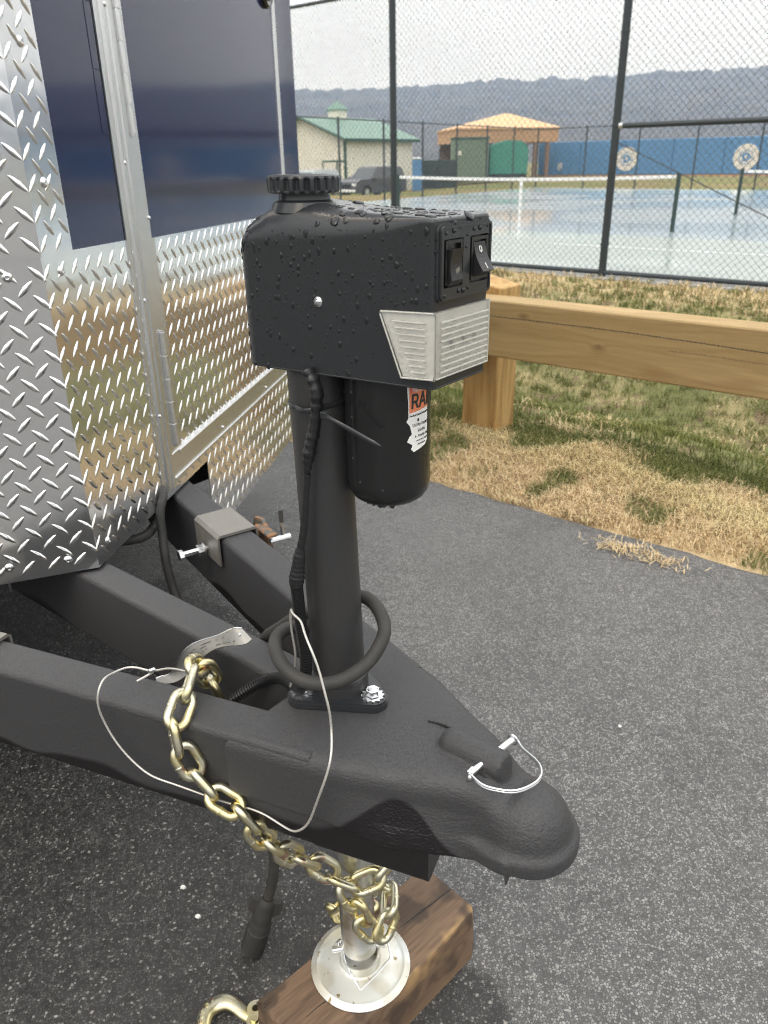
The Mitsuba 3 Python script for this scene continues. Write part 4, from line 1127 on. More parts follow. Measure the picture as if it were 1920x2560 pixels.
add(pg + '__cable', tm(tube(spl([pt - ax_ * 0.01, pt + ax_ * 0.012, [-0.1476, -0.0127, 0.1976], [-0.1463, -0.0118, 0.2304], [-0.150, -0.012, 0.29], [-0.165, -0.01, 0.36], [-0.20, 0.0, 0.43], [-0.25, 0.01, 0.46]], 60), 0.0085, 14)), M_RUBBER, smooth=True)


# ------------------------------------------------------------------ chains
def link_mesh():
    L, Wd, r = 0.0440, 0.0245, 0.0055     # centre line length and width
    hs_, rad = (L - Wd) / 2, Wd / 2
    a = np.linspace(-math.pi / 2, math.pi / 2, 9)
    P = np.vstack([np.c_[hs_ + rad * np.cos(a), rad * np.sin(a), a * 0], np.c_[-hs_ + rad * np.cos(a + math.pi), rad * np.sin(a + math.pi), a * 0]])
    m = tube(np.vstack([P]), r, 12, closed=True)
    weld = tube([[-0.0022, rad, 0], [-0.0012, rad, 0], [0.0012, rad, 0], [0.0022, rad, 0]], [r * 0.98, r * 1.13, r * 1.13, r * 0.98], 10, caps=False)
    return cat([m, weld])


LINK = link_mesh(); PITCH = 0.0343
LINK_DICT = mikit.ply(LINK, M_CHROMATE, smooth=True)


def chain(key, path, roll0, jitter=0.18, part='link'):
    P = spl(path, 1500); s = np.concatenate([[0], np.cumsum(np.linalg.norm(np.diff(P, axis=0), axis=1))])
    n = int(s[-1] / PITCH)
    ref = None
    for i in range(n):
        sc_ = PITCH * (i + 0.5)
        c = np.array([np.interp(sc_, s, P[:, k]) for k in range(3)])
        d = np.array([np.interp(sc_ + 0.012, s, P[:, k]) - np.interp(sc_ - 0.012, s, P[:, k]) for k in range(3)]); d /= np.linalg.norm(d)
        if ref is None: ref = np.cross(d, [0.3, 0.2, 1.0])
        ref = ref - d * (ref @ d); ref /= np.linalg.norm(ref)
        a = roll0 + (math.pi / 2 if i % 2 else 0) + rng.normal(0, jitter)
        y = math.cos(a) * ref + math.sin(a) * np.cross(d, ref)
        k = key_of(key + '__' + part)
        scene[k] = {**LINK_DICT, 'to_world': T((TM @ frame(c, d, y)).tolist())}


CH = thing('safety_chain', 'yellow plated chain running from the near beam down across the jack leg', 'chain')
chain(CH, [[-0.168, -0.058, 0.535], [-0.171, -0.068, 0.575], [-0.166, -0.086, 0.607], [-0.150, -0.110, 0.612], [-0.134, -0.135, 0.600], [-0.1255, -0.156, 0.585], [-0.121, -0.163, 0.562], [-0.1105, -0.161, 0.545], [-0.0985, -0.157, 0.518], [-0.0760, -0.1520, 0.4975], [-0.0480, -0.1400, 0.4790], [-0.0320, -0.1255, 0.4390], [-0.0250, -0.1000, 0.3950], [-0.0170, -0.0680, 0.3520], [-0.0010, -0.0450, 0.3250], [0.0190, -0.0350, 0.306], [0.0370, -0.0190, 0.303], [0.0560, 0.0000, 0.316], [0.0640, 0.0220, 0.335], [0.060, 0.045, 0.37], [0.045, 0.06, 0.42]], 0.35, 0.12)
CH2 = thing('safety_chain', 'yellow plated chain heaped against the right side of the jack leg', 'chain')
chain(CH2, [[0.020, -0.034, 0.300], [0.0290, -0.0290, 0.280], [0.0360, -0.0260, 0.262], [0.0430, -0.0220, 0.235], [0.0520, -0.0150, 0.214], [0.0610, -0.0060, 0.210], [0.0620, 0.0050, 0.224], [0.0560, 0.0180, 0.240], [0.0440, 0.0330, 0.240], [0.0200, 0.0420, 0.225], [-0.0080, 0.0380, 0.205], [-0.0300, 0.0250, 0.175], [-0.0520, 0.0200, 0.145], [-0.0600, 0.0400, 0.112], [-0.0500, 0.0720, 0.100], [-0.0250, 0.0900, 0.098]], 0.9, 0.35)

# forged hook lying beside the block
hk = thing('chain_hook', 'yellow plated forged hook lying on the asphalt beside the timber block', 'hook')
hpts = np.array([[-0.262, 0.700, 0.016], [-0.277, 0.712, 0.016], [-0.2835, 0.731, 0.016], [-0.2825, 0.749, 0.016], [-0.272, 0.7625, 0.016], [-0.255, 0.767, 0.016], [-0.2390, 0.7600, 0.016], [-0.2250, 0.7490, 0.016], [-0.2130, 0.7430, 0.016]])
hcur = spl(hpts, 70)
hr = np.interp(np.linspace(0, 1, 70), [0, .12, .35, .6, .8, 1], [.006, .010, .0125, .0130, .0105, .0095])
add(hk + '__body', tube(hcur, hr, 16, flat=0.72, up=[0, 0, 1]), M_CHROMATE, smooth=50)
eye = Point(0, 0).buffer(0.013).difference(Point(0, 0).buffer(0.0055))
for dx, dy in ((-0.2075, 0.7525), (-0.2055, 0.7345)):
    add(hk + '__clevis_ear', cat([prism(eye, 0.016, 0.008).apply_translation([dx, dy, 0])]), M_CHROMATE, smooth=30)
add(hk + '__clevis_pin', cat([tube([[-0.2085, 0.735, 0.014], [-0.206, 0.734, 0.029]], 0.0052, 12)]), M_CHROMATE)
word = []
for i, ch in enumerate('FORGED'):
    m = meshkit.text_mesh(ch, 0.0062, 0.0012, True); m.apply_translation([-m.bounds[:, 0].mean(), -0.0031, 0])
    f_ = 0.51 - 0.053 * i
    k = int(f_ * 69); t = hcur[k + 1] - hcur[k - 1]; t /= np.linalg.norm(t)
    m.apply_transform(frame(hcur[k] + [0, 0, 0.0088] + np.array([t[1], -t[0], 0]) * -0.003, -t, [t[1], -t[0], 0], Z)); word.append(m)
add(hk + '__raised_lettering', cat(word), M_CHROMATE, smooth=False, label='raised word FORGED')

# breakaway cable and its steel tag
wr = np.array([[-0.205, -0.080, 0.578], [-0.217, -0.0984, 0.588], [-0.2187, -0.1211, 0.597], [-0.2436, -0.134, 0.5990], [-0.2437, -0.1589, 0.6049], [-0.2282, -0.1853, 0.6121], [-0.2249, -0.1956, 0.5975], [-0.2225, -0.1949, 0.5616], [-0.2089, -0.1908, 0.5316], [-0.1876, -0.1844, 0.5073], [-0.1644, -0.1775, 0.4942], [-0.1401, -0.1660, 0.4870], [-0.076, -0.1425, 0.4790], [-0.0480, -0.1330, 0.4790], [-0.0195, -0.1245, 0.4780], [0.0210, -0.1195, 0.4740], [0.0325, -0.1184, 0.4803], [0.0404, -0.1150, 0.4887], [0.0577, -0.1140, 0.5272], [0.0734, -0.1134, 0.5714], [0.0745, -0.1010, 0.6000], [0.0622, -0.0848, 0.6211], [0.0589, -0.0836, 0.6485], [0.0525, -0.0823, 0.6680], [0.0411, -0.0786, 0.6922], [0.0286, -0.0759, 0.7109], [0.0110, -0.0670, 0.7215], [0.0000, -0.0610, 0.7270], [-0.0134, -0.0585, 0.7298], [-0.0215, -0.0530, 0.7290], [-0.0290, -0.0480, 0.7122], [-0.0325, -0.0440, 0.6851], [-0.0345, -0.0400, 0.6500], [-0.050, -0.038, 0.60]])
bw = thing('breakaway_cable', 'thin pale steel cable looping out over the near beam and up past the jack', 'cable')
add(bw + '__strand', tm(tube(spl(wr, 320), 0.00145, 8)), M_WIRE, smooth=True)
add(bw + '__crimp_sleeve', tm(tube([[-0.2185, -0.117, 0.5965], [-0.2195, -0.125, 0.5975]], 0.0032, 10)), M_STEEL)
add(bw + '__tail_end', tm(tube(spl([[-0.2186, -0.119, 0.594], [-0.221, -0.132, 0.592], [-0.224, -0.141, 0.590]], 12), 0.0015, 8)), M_WIRE)
tt = np.array([[-0.2519, -0.0972, 0.5556], [-0.2487, -0.0881, 0.556], [-0.2427, -0.0833, 0.5576], [-0.2244, -0.0685, 0.5927], [-0.198, -0.0535, 0.6162], [-0.1753, -0.0416, 0.6276], [-0.1538, -0.0306, 0.6411], [-0.1473, -0.0254, 0.6403]])
tb = np.array([[-0.2375, -0.1048, 0.5584], [-0.2274, -0.0966, 0.5582], [-0.2169, -0.0881, 0.5615], [-0.1993, -0.0739, 0.5803], [-0.1772, -0.0625, 0.6093], [-0.1514, -0.048, 0.6233], [-0.1275, -0.035, 0.6308], [-0.1267, -0.028, 0.6333]])
t1, t2 = spl(tt, 50), spl(tb, 50)
sh = np.linspace(0, 1, 7)[None, :, None]
top_s = t1[:, None] * (1 - sh) + t2[:, None] * sh
nn_ = np.cross(np.gradient(t1, axis=0), t2 - t1); nn_ /= np.linalg.norm(nn_, axis=1, keepdims=True)
th_ = 0.0016
ringsT = np.concatenate([top_s, (top_s + nn_[:, None] * th_)[:, ::-1]], 1)
tg = thing('cable_tag', 'thin bent stainless steel tag curving up behind the chain', 'tag')
add(tg + '__strip', tm(loft(ringsT)), M_TAG, smooth=30)
add(tg + '__bright_edge', tm(tube(t1, 0.0011, 8)), M_STEEL)
hole = t1[45] * 0.55 + t2[45] * 0.45
add(tg + '__rivet', tm(trimesh.creation.icosphere(2, 0.0022).apply_translation(hole)), M_STEEL, smooth=True)
dots = []
for row, f0, f1, fr_ in ((0.30, 20, 40, 0.55), (0.72, 22, 44, 0.5), (0.5, 14, 30, 0.35)):
    for i in range(f0, f1):
        if rng.random() < fr_:
            c = t1[i] * (1 - row) + t2[i] * row
            dots.append(rbox(c - 0.0011, c + 0.0011, 0.0003))
add(tg + '__stamped_marks', tm(cat(dots)), M_TAG, smooth=False, label='worn stamped marks')

# coupler pin with its wire bail
pn = thing('coupler_pin', 'zinc plated coupler pin with a curved wire bail through the latch', 'pin')
pa, pb = np.array([0.2025, -0.0205, 0.5920]), np.array([0.2120, 0.0525, 0.5920])
add(pn + '__shaft', tm(tube([pa, pb], 0.0042, 16)), M_STEEL, smooth=40)
add(pn + '__shaft_head', tm(cat([rbox([-0.0012, -0.0050, -0.0065], [0.0012, 0.0050, 0.0065], 0.0006).apply_translation(pa), trimesh.creation.icosphere(2, 0.0040).apply_translation(pa + [0.001, -0.0015, -0.003])])), M_STEEL, smooth=30)
for dz in (0.0, -0.0026):
    bl = spl([pa + [0.001, -0.001, 0.001], [0.2220, -0.0265, 0.5925 + dz], [0.2380, -0.0235, 0.5935 + dz], [0.2530, -0.0160, 0.5945 + dz], [0.2640, 0.0005, 0.5960 + dz], [0.2660, 0.0180, 0.5960 + dz], [0.2560, 0.0340, 0.5950 + dz], [0.2360, 0.0440, 0.5935 + dz * .5], [0.2230, 0.0510, 0.5925 + dz * .3], pb + [0.002, 0.004, 0.0015], pb + [-0.004, 0.001, 0.003]], 60)
    add(pn + '__bail', tm(tube(bl, 0.0014, 8)), M_STEEL, smooth=True)
add(pn + '__bail_eye', tm(tube([pb + [0.0055 * math.cos(t), 0.0015, 0.0055 * math.sin(t)] for t in np.linspace(0, 2 * math.pi, 24, endpoint=False)], 0.0016, 8, closed=True)), M_STEEL, smooth=True)

# timber block under the foot
def block():
    P = Polygon([(-0.0705, -0.131), (-0.0190, 0.2100), (0.0870, 0.1945), (0.0960, 0.1830), (0.0640, -0.1500)])
    Pb = Polygon([(-0.0725, -0.134), (-0.0200, 0.2120), (0.0920, 0.1960), (0.1045, 0.1700), (0.0690, -0.1530)])
    def dens(Q, n): 
        c = np.array(Q.exterior.coords); ln = Q.exterior.length
        return np.array([Q.exterior.interpolate(i / n * ln).coords[0] for i in range(n)])
    n = 220; t, b = dens(P, n), dens(Pb, n)
    jag = lambda a, z, s: a + s * (meshkit.fbm(np.c_[a * 60, np.full(n, z * 40)], 3)[:, None] - 0.5) * np.array([1, 0.6])
    rg = [np.c_[jag(b, 0, .0015), np.full(n, 0.0015)], np.c_[jag(b * .7 + t * .3, .03, .002), np.full(n, .03)], np.c_[jag(b * .4 + t * .6, .06, .0025), np.full(n, .062)],
          np.c_[jag(t, .08, .002), np.full(n, .0835)], np.c_[jag(t * 0.985 + t.mean(0) * 0.015, .085, .003), np.full(n, .0885)], np.c_[jag(t * 0.96 + t.mean(0) * 0.04, .088, .003), np.full(n, .0905)]]
    return loft(rg)


bk = thing('timber_block', 'weathered dark timber block carrying the foot of the jack', 'timber block')
add(bk + '__body', tm(block()), M_BLOCK, smooth=30)
crack = lambda P, w, d: tube(np.array(P), w, 6, flat=d / w, up=[0, 0, 1])
add(bk + '__drying_crack', tm(cat([tube(spl([[0.001, -0.105, 0.0902], [0.006, -0.075, 0.0904], [0.012, -0.06, 0.0904]], 14), np.linspace(0.0006, 0.0011, 14), 6), tube(spl([[0.020, 0.085, 0.0904], [0.032, 0.14, 0.0904], [0.044, 0.195, 0.0903]], 20), np.interp(np.linspace(0, 1, 20), [0, .5, 1], [.0004, .0013, .0009]), 6)])), M_HIDDEN, smooth=True)
sp = []
for i in range(14):
    x = rng.uniform(-0.068, -0.045); y = -0.131 + (x + 0.07) * 0.2
    sp.append(tube([[x, y + 0.02, 0.0895], [x - 0.003, y - 0.004, 0.0900 + rng.uniform(-.003, .003)]], [0.0018, 0.0004], 5))
add(bk + '__splinter', tm(cat(sp)), M_BLOCK, smooth=True)

# loose white stones on the asphalt
for x, y, lab in ((0.533, 1.400, 'tiny pale stone lying loose on the open asphalt right of the coupler latch'), (-0.375, 0.987, 'tiny pale stone left of the hanging plug, the upper of two close together'),
                  (-0.335, 0.927, 'tiny pale stone left of the hanging plug, the lower of two close together')):
    s = trimesh.creation.icosphere(2, 0.0030 + 0.0012 * rng.random()); s.vertices *= [1.2, 0.9, 0.7]; s.vertices += 0.0006 * rng.standard_normal(s.vertices.shape); s.apply_translation([x, y, 0.0025])
    add('loose_stone', s, M_WHITE, smooth=True, label=lab, category='stone', group='loose pale stones on the asphalt')

# ------------------------------------------------------------------ timber rail along the asphalt
def en(e, n, z): return E_ * e + N_ * n + Z * z


FE = frame([0, 0, 0], E_, N_, Z)          # local x along the fence, y across, z up
gr = thing('timber_rail', 'yellow brown treated timber barrier rail on square posts', 'barrier')
bm_ = rbox([-2.6, 2.845, 0.414], [13.0, 2.985, 0.652], 0.006)
add(gr + '__rail', tm(bm_, FE), M_BEAM, smooth=False)
add(gr + '__drying_crack', tm(cat([tube(spl([[e, 2.8455, 0.590 - 0.012 * (e + 1.8) + 0.004 * math.sin(e * 4)] for e in np.linspace(-1.8, 1.2, 30)], 60), 0.0016, 5), tube(spl([[e, 2.8455, 0.535 + 0.004 * math.sin(e * 5)] for e in np.linspace(-1.0, 2.0, 30)], 60), 0.0010, 5)]), FE), M_HIDDEN)
for e in (-1.915, 0.55, 3.0, 5.4, 7.8):
    p = rbox([e - 0.092, 2.988, -0.30], [e + 0.092, 3.165, 0.712], 0.005)
    v = p.vertices; v[:, 2] -= np.where((v[:, 2] > 0.6) & (v[:, 0] > e + 0.05), 0.035, 0)
    add(gr + '__post', tm(p, FE), M_POST, smooth=False)

# ------------------------------------------------------------------ chain link fences
def zigzag(width, height, pitch, r, sides=3, wave=0.004, z0=0.05, cut=None):
    """woven wires of a chain link sheet, x along, z up"""
    nw = int(width / (pitch / 2)); nz = int(height / (pitch / 2)); P = []
    ang = np.arange(sides) * 2 * np.pi / sides
    zz = z0 + np.arange(nz + 1) * pitch / 2
    vs, fs = [], []
    k = 0
    for i in range(nw):
        if i % 2: continue
        x = i * pitch / 2 + (np.arange(nz + 1) % 2) * pitch / 2 * 1.0
        for s_, xs_ in ((1, x), (-1, None)):
            if xs_ is None: xs_ = i * pitch / 2 + pitch / 2 + pitch / 2 * (1 - np.arange(nz + 1) % 2) - 0.0
            y = wave * s_ * np.where(np.arange(nz + 1) % 2, 1, -1)
            ring = np.stack([xs_[:, None] + r * np.cos(ang), y[:, None] + r * np.sin(ang), np.repeat(zz[:, None], sides, 1)], -1)
            vs.append(ring.reshape(-1, 3))
            a, b = np.meshgrid(np.arange(nz), np.arange(sides), indexing='ij'); b2 = (b + 1) % sides
            q = np.stack([a * sides + b, a * sides + b2, (a + 1) * sides + b2, (a + 1) * sides + b], -1).reshape(-1, 4) + k
            fs.append(np.vstack([q[:, [0, 1, 2]], q[:, [0, 2, 3]]])); k += (nz + 1) * sides
    return trimesh.Trimesh(np.vstack(vs), np.vstack(fs), process=False)


NF = 8.20
cf = thing('chain_link_fence', 'tall dark chain link court fence behind the timber rail', 'fence')
FN = frame(N_ * NF, E_, N_, Z)
zz_ = zigzag(20.0, 2.98, 0.073, 0.0032, 4); zz_.apply_translation([-10.0, 0.045, -0.02])
add(cf + '__chain_link', tm(zz_, FN), M_VINYL, smooth=False, kind='stuff', label='woven chain link wire')
for i, e in enumerate((-12.43, -9.53, -6.63, -3.73, -0.83, 2.07, 4.97, 7.87)):
    add(cf + '__post', tm(tube([[e, 0, -0.10], [e, 0, 3.07]], 0.0405, 20), FN), M_VINYL)
    add(cf + '__post_cap', tm(lathe([(0.044, 3.06), (0.044, 3.085), (0.03, 3.105), (0, 3.112)], 16).apply_translation([e, 0, 0]), FN), M_VINYL)
    if e < 7:
        add(cf + '__top_rail', tm(tube([[e + 0.02, 0.0, 3.00], [e + 2.88, 0.0, 3.00]], 0.021, 12), FN), M_VINYL)
    bands = [tube([[e + 0.0435 * math.cos(t), 0.0435 * math.sin(t), z] for t in np.linspace(0, 2 * math.pi, 20, endpoint=False)], 0.006, 6, closed=True, flat=2.0, up=[0, 0, 1]) for z in (0.35, 1.49, 2.3, 2.96)]
    for bnd in bands: add(cf + '__band', tm(bnd, FN), M_VINYL)
add(cf + '__mid_rail', tm(tube([[-3.66, 0, 1.484], [-0.86, 0, 1.484]], 0.027, 14), FN), M_VINYL)
add(cf + '__rail_cup', tm(tube([[-3.695, 0, 1.484], [-3.655, 0, 1.484]], 0.033, 14), FN), M_ZINC)
add(cf + '__truss_rod', tm(tube([[-3.69, 0.0, 1.33], [-0.88, 0.0, 0.12]], 0.0055, 8), FN), M_VINYL)
for e in (-9.53, -6.63, -3.73, -0.83, 2.07, 4.97):
    add(cf + '__bottom_rail', tm(tube([[e + 0.03, 0.0, 0.062], [e + 2.87, 0.0, 0.062]], 0.026, 12), FN), M_VINYL)

# far court fence, two runs meeting at a corner
ff = thing('far_court_fence', 'distant dark court fence in front of the buildings', 'fence')
H2 = 2.44
A0_, CR = np.array([*RUN_A, 0.0]), np.array([*CORNER, 0.0])
dA = np.array([*RUN_A_DIR, 0]); dA /= np.linalg.norm(dA); dB = np.array([*RUN_B_DIR, 0]); dB /= np.linalg.norm(dB)
for dirv, org, t0, t1 in ((-dA, CR, 0, 24.4), (dB, CR, 0, 29.3)):
    fr_ = frame(org, dirv, np.cross(Z, dirv), Z)
    for t in np.arange(t0, t1 + .1, 2.44):
        if t == 0 and dirv is not dB and dirv[1] > 0: continue
        add(ff + '__post', tm(tube([[t, 0, -0.1], [t, 0, H2 + 0.03]], 0.034, 8), fr_), M_VINYL)
    add(ff + '__top_rail', tm(tube([[0, 0, H2 - 0.03], [t1, 0, H2 - 0.03]], 0.022, 8), fr_), M_VINYL)
    zf = zigzag(t1, H2 - 0.1, 0.10, 0.0020, 3); add(ff + '__chain_link', tm(zf, fr_), M_VINYL, smooth=False, kind='stuff', label='woven chain link wire')

# ------------------------------------------------------------------ nets
def net(name, label, p_right, length, ends=(True, True), strap=True):
    t = thing(name, label, 'net', 'portable court nets')
    fr_ = frame(np.array([*p_right, 0.0]), -E_, -N_, Z)           # x runs to the left along the net
    for x, on in ((0, ends[0]), (length, ends[1])):
        if on:
            add(t + '__post', tm(cat([tube([[x, 0, 0], [x, 0, 0.94]], 0.038, 14), lathe([(0.06, 0), (0.06, 0.012), (0.04, 0.02), (0, 0.02)], 14).apply_translation([x, 0, 0])]), fr_), M_GREENPOST)
    sag = lambda x: 0.914 - 0.045 * (1 - ((x - length / 2) / (length / 2)) ** 2)
    xs_ = np.linspace(0.05, length - 0.05, 40)
    tp_ = loft([[[x, -0.008, sag(x) - 0.055], [x, 0.008, sag(x) - 0.055], [x, 0.008, sag(x)], [x, -0.008, sag(x)]] for x in xs_])
    add(t + '__headband', tm(tp_, fr_), M_TAPEWHITE, smooth=False)
    cords = [tube([[x, 0, 0.06], [x, 0, sag(x) - 0.05]], 0.0021, 3, caps=False) for x in np.arange(0.08, length - .05, 0.048)]
    cords += [tube([[x, 0, 0.06 + f * (sag(x) - 0.12)] for x in xs_], 0.0021, 3, caps=False) for f in np.linspace(0, 1, 17)]
    add(t + '__cords', tm(cat(cords), fr_), M_NET, smooth=False, kind='stuff')
    if strap: add(t + '__centre_strap', tm(rbox([length / 2 - 0.03, -0.012, 0.0], [length / 2 + 0.03, 0.012, 0.875], 0.002), fr_), M_TAPEWHITE, smooth=False)


net('court_net', 'low court net with white headband and white centre strap, nearer the left', (5.10, 14.2), 6.1)
net('court_net', 'second court net starting at the right edge of the photo', (7.90 + 6.1 * 0.766, 18.2 - 6.1 * 0.643), 6.1)

# ------------------------------------------------------------------ buildings beyond the court
gz = lambda x, y: float(field_z(np.array([x]), np.array([y]))[0])
bl = thing('beige_building', 'beige sided building with a green metal gable roof and a small cupola', 'building')
C0 = np.array([-2.4, 62.0, -1.05]); dL = np.array([0.65, 0.76, 0]); dL /= np.linalg.norm(dL); dG = np.array([-dL[1], dL[0], 0])
FBd = frame(C0, dL, dG, Z)                 # x along the long wall, y along the gable wall
WL, WG, EH, PH = 7.9, 8.5, 3.88, 5.35
gab = Polygon([(0, 0), (WG, 0), (WG, EH), (WG / 2, PH), (0, EH)])
gm = trimesh.creation.extrude_polygon(gab, WL, engine='earcut'); gm.apply_transform(frame([0, 0, 0], [0, 1, 0], [0, 0, 1], [1, 0, 0]))
add(bl + '__wall', tm(gm, FBd), M_SIDING, smooth=False)
ov, th = 0.45, 0.10
for s_ in (0, 1):
    ya, yb = (-ov, WG / 2) if s_ == 0 else (WG + ov, WG / 2)
    za = EH - ov * (PH - EH) / (WG / 2)
    q = [[ya, za], [yb, PH], [yb, PH + th], [ya, za + th]]
    rf = trimesh.creation.extrude_polygon(Polygon(q), WL + 2 * ov, engine='earcut'); rf.apply_transform(frame([-ov, 0, 0.012], [0, 1, 0], [0, 0, 1], [1, 0, 0]))
    k = add(bl + '__roof', tm(rf, FBd), M_GREENROOF, smooth=False)
    fasc = rbox([-ov - 0.02, min(ya, ya + (0.03 if s_ else -0.03)), za - 0.12], [WL + ov + 0.02, max(ya, ya + (0.03 if s_ else -0.03)), za + 0.11], 0.01)
    add(k + '__fascia', tm(fasc, FBd), M_GREENTRIM, smooth=False)
    rk = tube([[-ov - 0.02, ya, za], [-ov - 0.02, yb, PH + 0.02]], 0.09, 4); add(k + '__rake_trim', tm(rk, FBd), M_GREENTRIM, smooth=False)
add(bl + '__corner_board', tm(cat([rbox([-0.03, -0.03, 0], [0.14, 0.14, EH - 0.15], 0.01)]), FBd), M_GREENTRIM, smooth=False)
dn = add(bl + '__door', tm(rbox([-0.05, 0.9, 0.0], [-0.01, 2.2, 2.25], 0.01), FBd), M_SIDING, smooth=False)
add(dn + '__frame', tm(cat([rbox([-0.07, 0.78, 0], [-0.02, 0.9, 2.4], 0.01), rbox([-0.07, 2.2, 0], [-0.02, 2.32, 2.4], 0.01), rbox([-0.07, 0.1, 2.28], [-0.02, 2.32, 2.40], 0.01)]), FBd), M_GREENTRIM, smooth=False)
cu = np.array([3.85, WG / 2, PH])
ck = add(bl + '__cupola', tm(rbox(cu + [-0.52, -0.52, -0.25], cu + [0.52, 0.52, 0.62], 0.01), FBd), M_SIDING, smooth=False, label='pale cupola on the ridge')
pyr = trimesh.convex.convex_hull(np.array([cu + [a * 0.66, b * 0.66, 0.60] for a in (-1, 1) for b in (-1, 1)] + [cu + [a * 0.66, b * 0.66, 0.66] for a in (-1, 1) for b in (-1, 1)] + [cu + [0, 0, 1.30]]))
add(ck + '__cap', tm(pyr, FBd), M_GREENROOF, smooth=False)
add(ck + '__spire', tm(tube([cu + [0, 0, 1.25], cu + [0, 0, 1.75]], [0.04, 0.01], 6), FBd), M_GREENTRIM)

pv = thing('picnic_pavilion', 'open pavilion with a tan hipped roof beside the blue outfield wall', 'pavilion')
pc = np.array([11.05, 80.0, -0.55])
ey, ex = np.array([-0.16, 0.987, 0]), np.array([0.987, 0.16, 0])
FPv = frame(pc, ex, ey, Z)
hx, hy = 4.75, 4.0
rf = trimesh.convex.convex_hull(np.array([[a * hx, b * hy, 4.20] for a in (-1, 1) for b in (-1, 1)] + [[a * hx, b * hy, 4.35] for a in (-1, 1) for b in (-1, 1)] + [[1.15, 0, 5.65], [0.75, 0, 5.65]]))
add(pv + '__roof', tm(rf, FPv), M_ORANGEROOF, smooth=False)
add(pv + '__fascia', tm(cat([rbox([-hx + .1, -hy + .1, 3.15], [hx - .1, -hy + .25, 4.21], .01), rbox([-hx + .1, -hy + .1, 3.15], [-hx + .25, hy - .1, 4.21], .01), rbox([hx - .25, -hy + .1, 3.15], [hx - .1, hy - .1, 4.21], .01)]), FPv), M_TANTRIM, smooth=False)
for x in (-hx + .3, -1.0, 2.6, hx - 1.0):
    add(pv + '__post', tm(rbox([x - .17, -hy + .12, -0.2], [x + .17, -hy + .46, 3.2], .01), FPv), M_BROWNPOST, smooth=False)
add(pv + '__back_wall', tm(rbox([-hx + .3, hy - .4, -0.2], [hx - .3, hy - .2, 3.2], .01), FPv), M_BROWNPOST, smooth=False)

sh_ = thing('sage_shed', 'sage green shed in front of the left half of the pavilion', 'shed')
p = np.array([7.72, 70.5, -0.30])
add(sh_ + '__body', rbox(p + [-1.48, 0, -0.1], p + [1.48, 2.4, 3.12], 0.02), M_SAGE, smooth=False)
add(sh_ + '__roof_edge', rbox(p + [-1.56, -0.08, 3.10], p + [1.56, 2.5, 3.24], 0.02), M_GREENTRIM, smooth=False)
add(sh_ + '__sign', rbox(p + [-1.1, -0.03, 1.9], p + [-0.8, -0.005, 2.2], 0.005), M_WALLWHITE, smooth=False)
tp_ = thing('tarp_cover', 'bright teal tarpaulin pulled over a tall rolling frame beside the sage shed', 'tarp')
p = np.array([11.05, 71.5, -0.32])
tpoly = Polygon([(-1.55, 0.45), (1.55, 0.45), (1.62, 1.6), (1.55, 2.45), (1.05, 2.92), (-0.2, 2.98), (-0.9, 2.80), (-1.52, 2.55), (-1.58, 1.4)])
tmm = prism(tpoly.buffer(.03), 1.6); tmm.apply_transform(frame(p, [1, 0, 0], [0, 0, 1], [0, 1, 0])); 
add(tp_ + '__cover', tmm, M_TARP, smooth=30)
add(tp_ + '__base', rbox(p + [-1.6, 0.05, 0.12], p + [1.6, 1.6, 0.46], .02), M_HEDGE, smooth=False)
for x in (-1.2, 1.2):
    add(tp_ + '__wheel', tube([p + [x, -0.05, 0.18], p + [x, 0.05, 0.18]], 0.19, 14), M_TYRE)

bwl = thing('outfield_wall', 'long royal blue padded outfield wall with round white emblems', 'wall')
w0, w1 = np.array([15.9, 84.0, 0]), np.array([42.0, 64.0, 0])
dW = (w1 - w0) / np.linalg.norm(w1 - w0); nW = np.array([dW[1], -dW[0], 0])
ZW = -0.50
FW = frame(w0 + Z * ZW, dW, -nW, Z)
Lw = 62.0; nseg = 14
for i in range(nseg):
    a = i * Lw / nseg
    add(bwl + '__pad', tm(rbox([a + 0.02, 0, 0.25], [a + Lw / nseg - 0.02, 0.25, 2.68 - ZW], 0.04), FW), M_WALLBLUE, smooth=False)
add(bwl + '__warning_board', tm(rbox([0, 0.05, -0.2], [Lw, 0.22, 0.26], 0.02), FW), M_TANTRIM, smooth=False)


def emblem(x, z, r):
    k = add(bwl + '__emblem', tm(prism(Point(0, 0).buffer(r, quad_segs=24), 0.03).apply_transform(frame([x, -0.035, z], [1, 0, 0], [0, 0, 1], [0, 1, 0])), FW), M_WALLWHITE, smooth=False, label='round white emblem with a blue letter D')
    D = Polygon([(-.42, -.5), (.1, -.5), (.42, -.28), (.5, 0), (.42, .28), (.1, .5), (-.42, .5)]).difference(Polygon([(-.16, -.24), (.05, -.24), (.2, -.1), (.2, .1), (.05, .24), (-.16, .24)]))
    D = shapely.affinity.scale(D, r * .66, r * .66, origin=(0, 0))
    ringp = Point(0, 0).buffer(r * 0.66).difference(Point(0, 0).buffer(r * 0.60))
    D = shapely.union_all([D, Point(0, 0).buffer(r * 0.56).difference(Point(0, 0).buffer(r * 0.50)), sbox(-r * .40, r * .02, -r * .28, r * .14), sbox(r * .28, -r * .1, r * .42, r * .02)])
    add(k + '__letter', tm(prism(D, 0.02).apply_transform(frame([x, -0.052, z], [1, 0, 0], [0, 0, 1], [0, 1, 0])), FW), M_WALLBLUE, smooth=False)


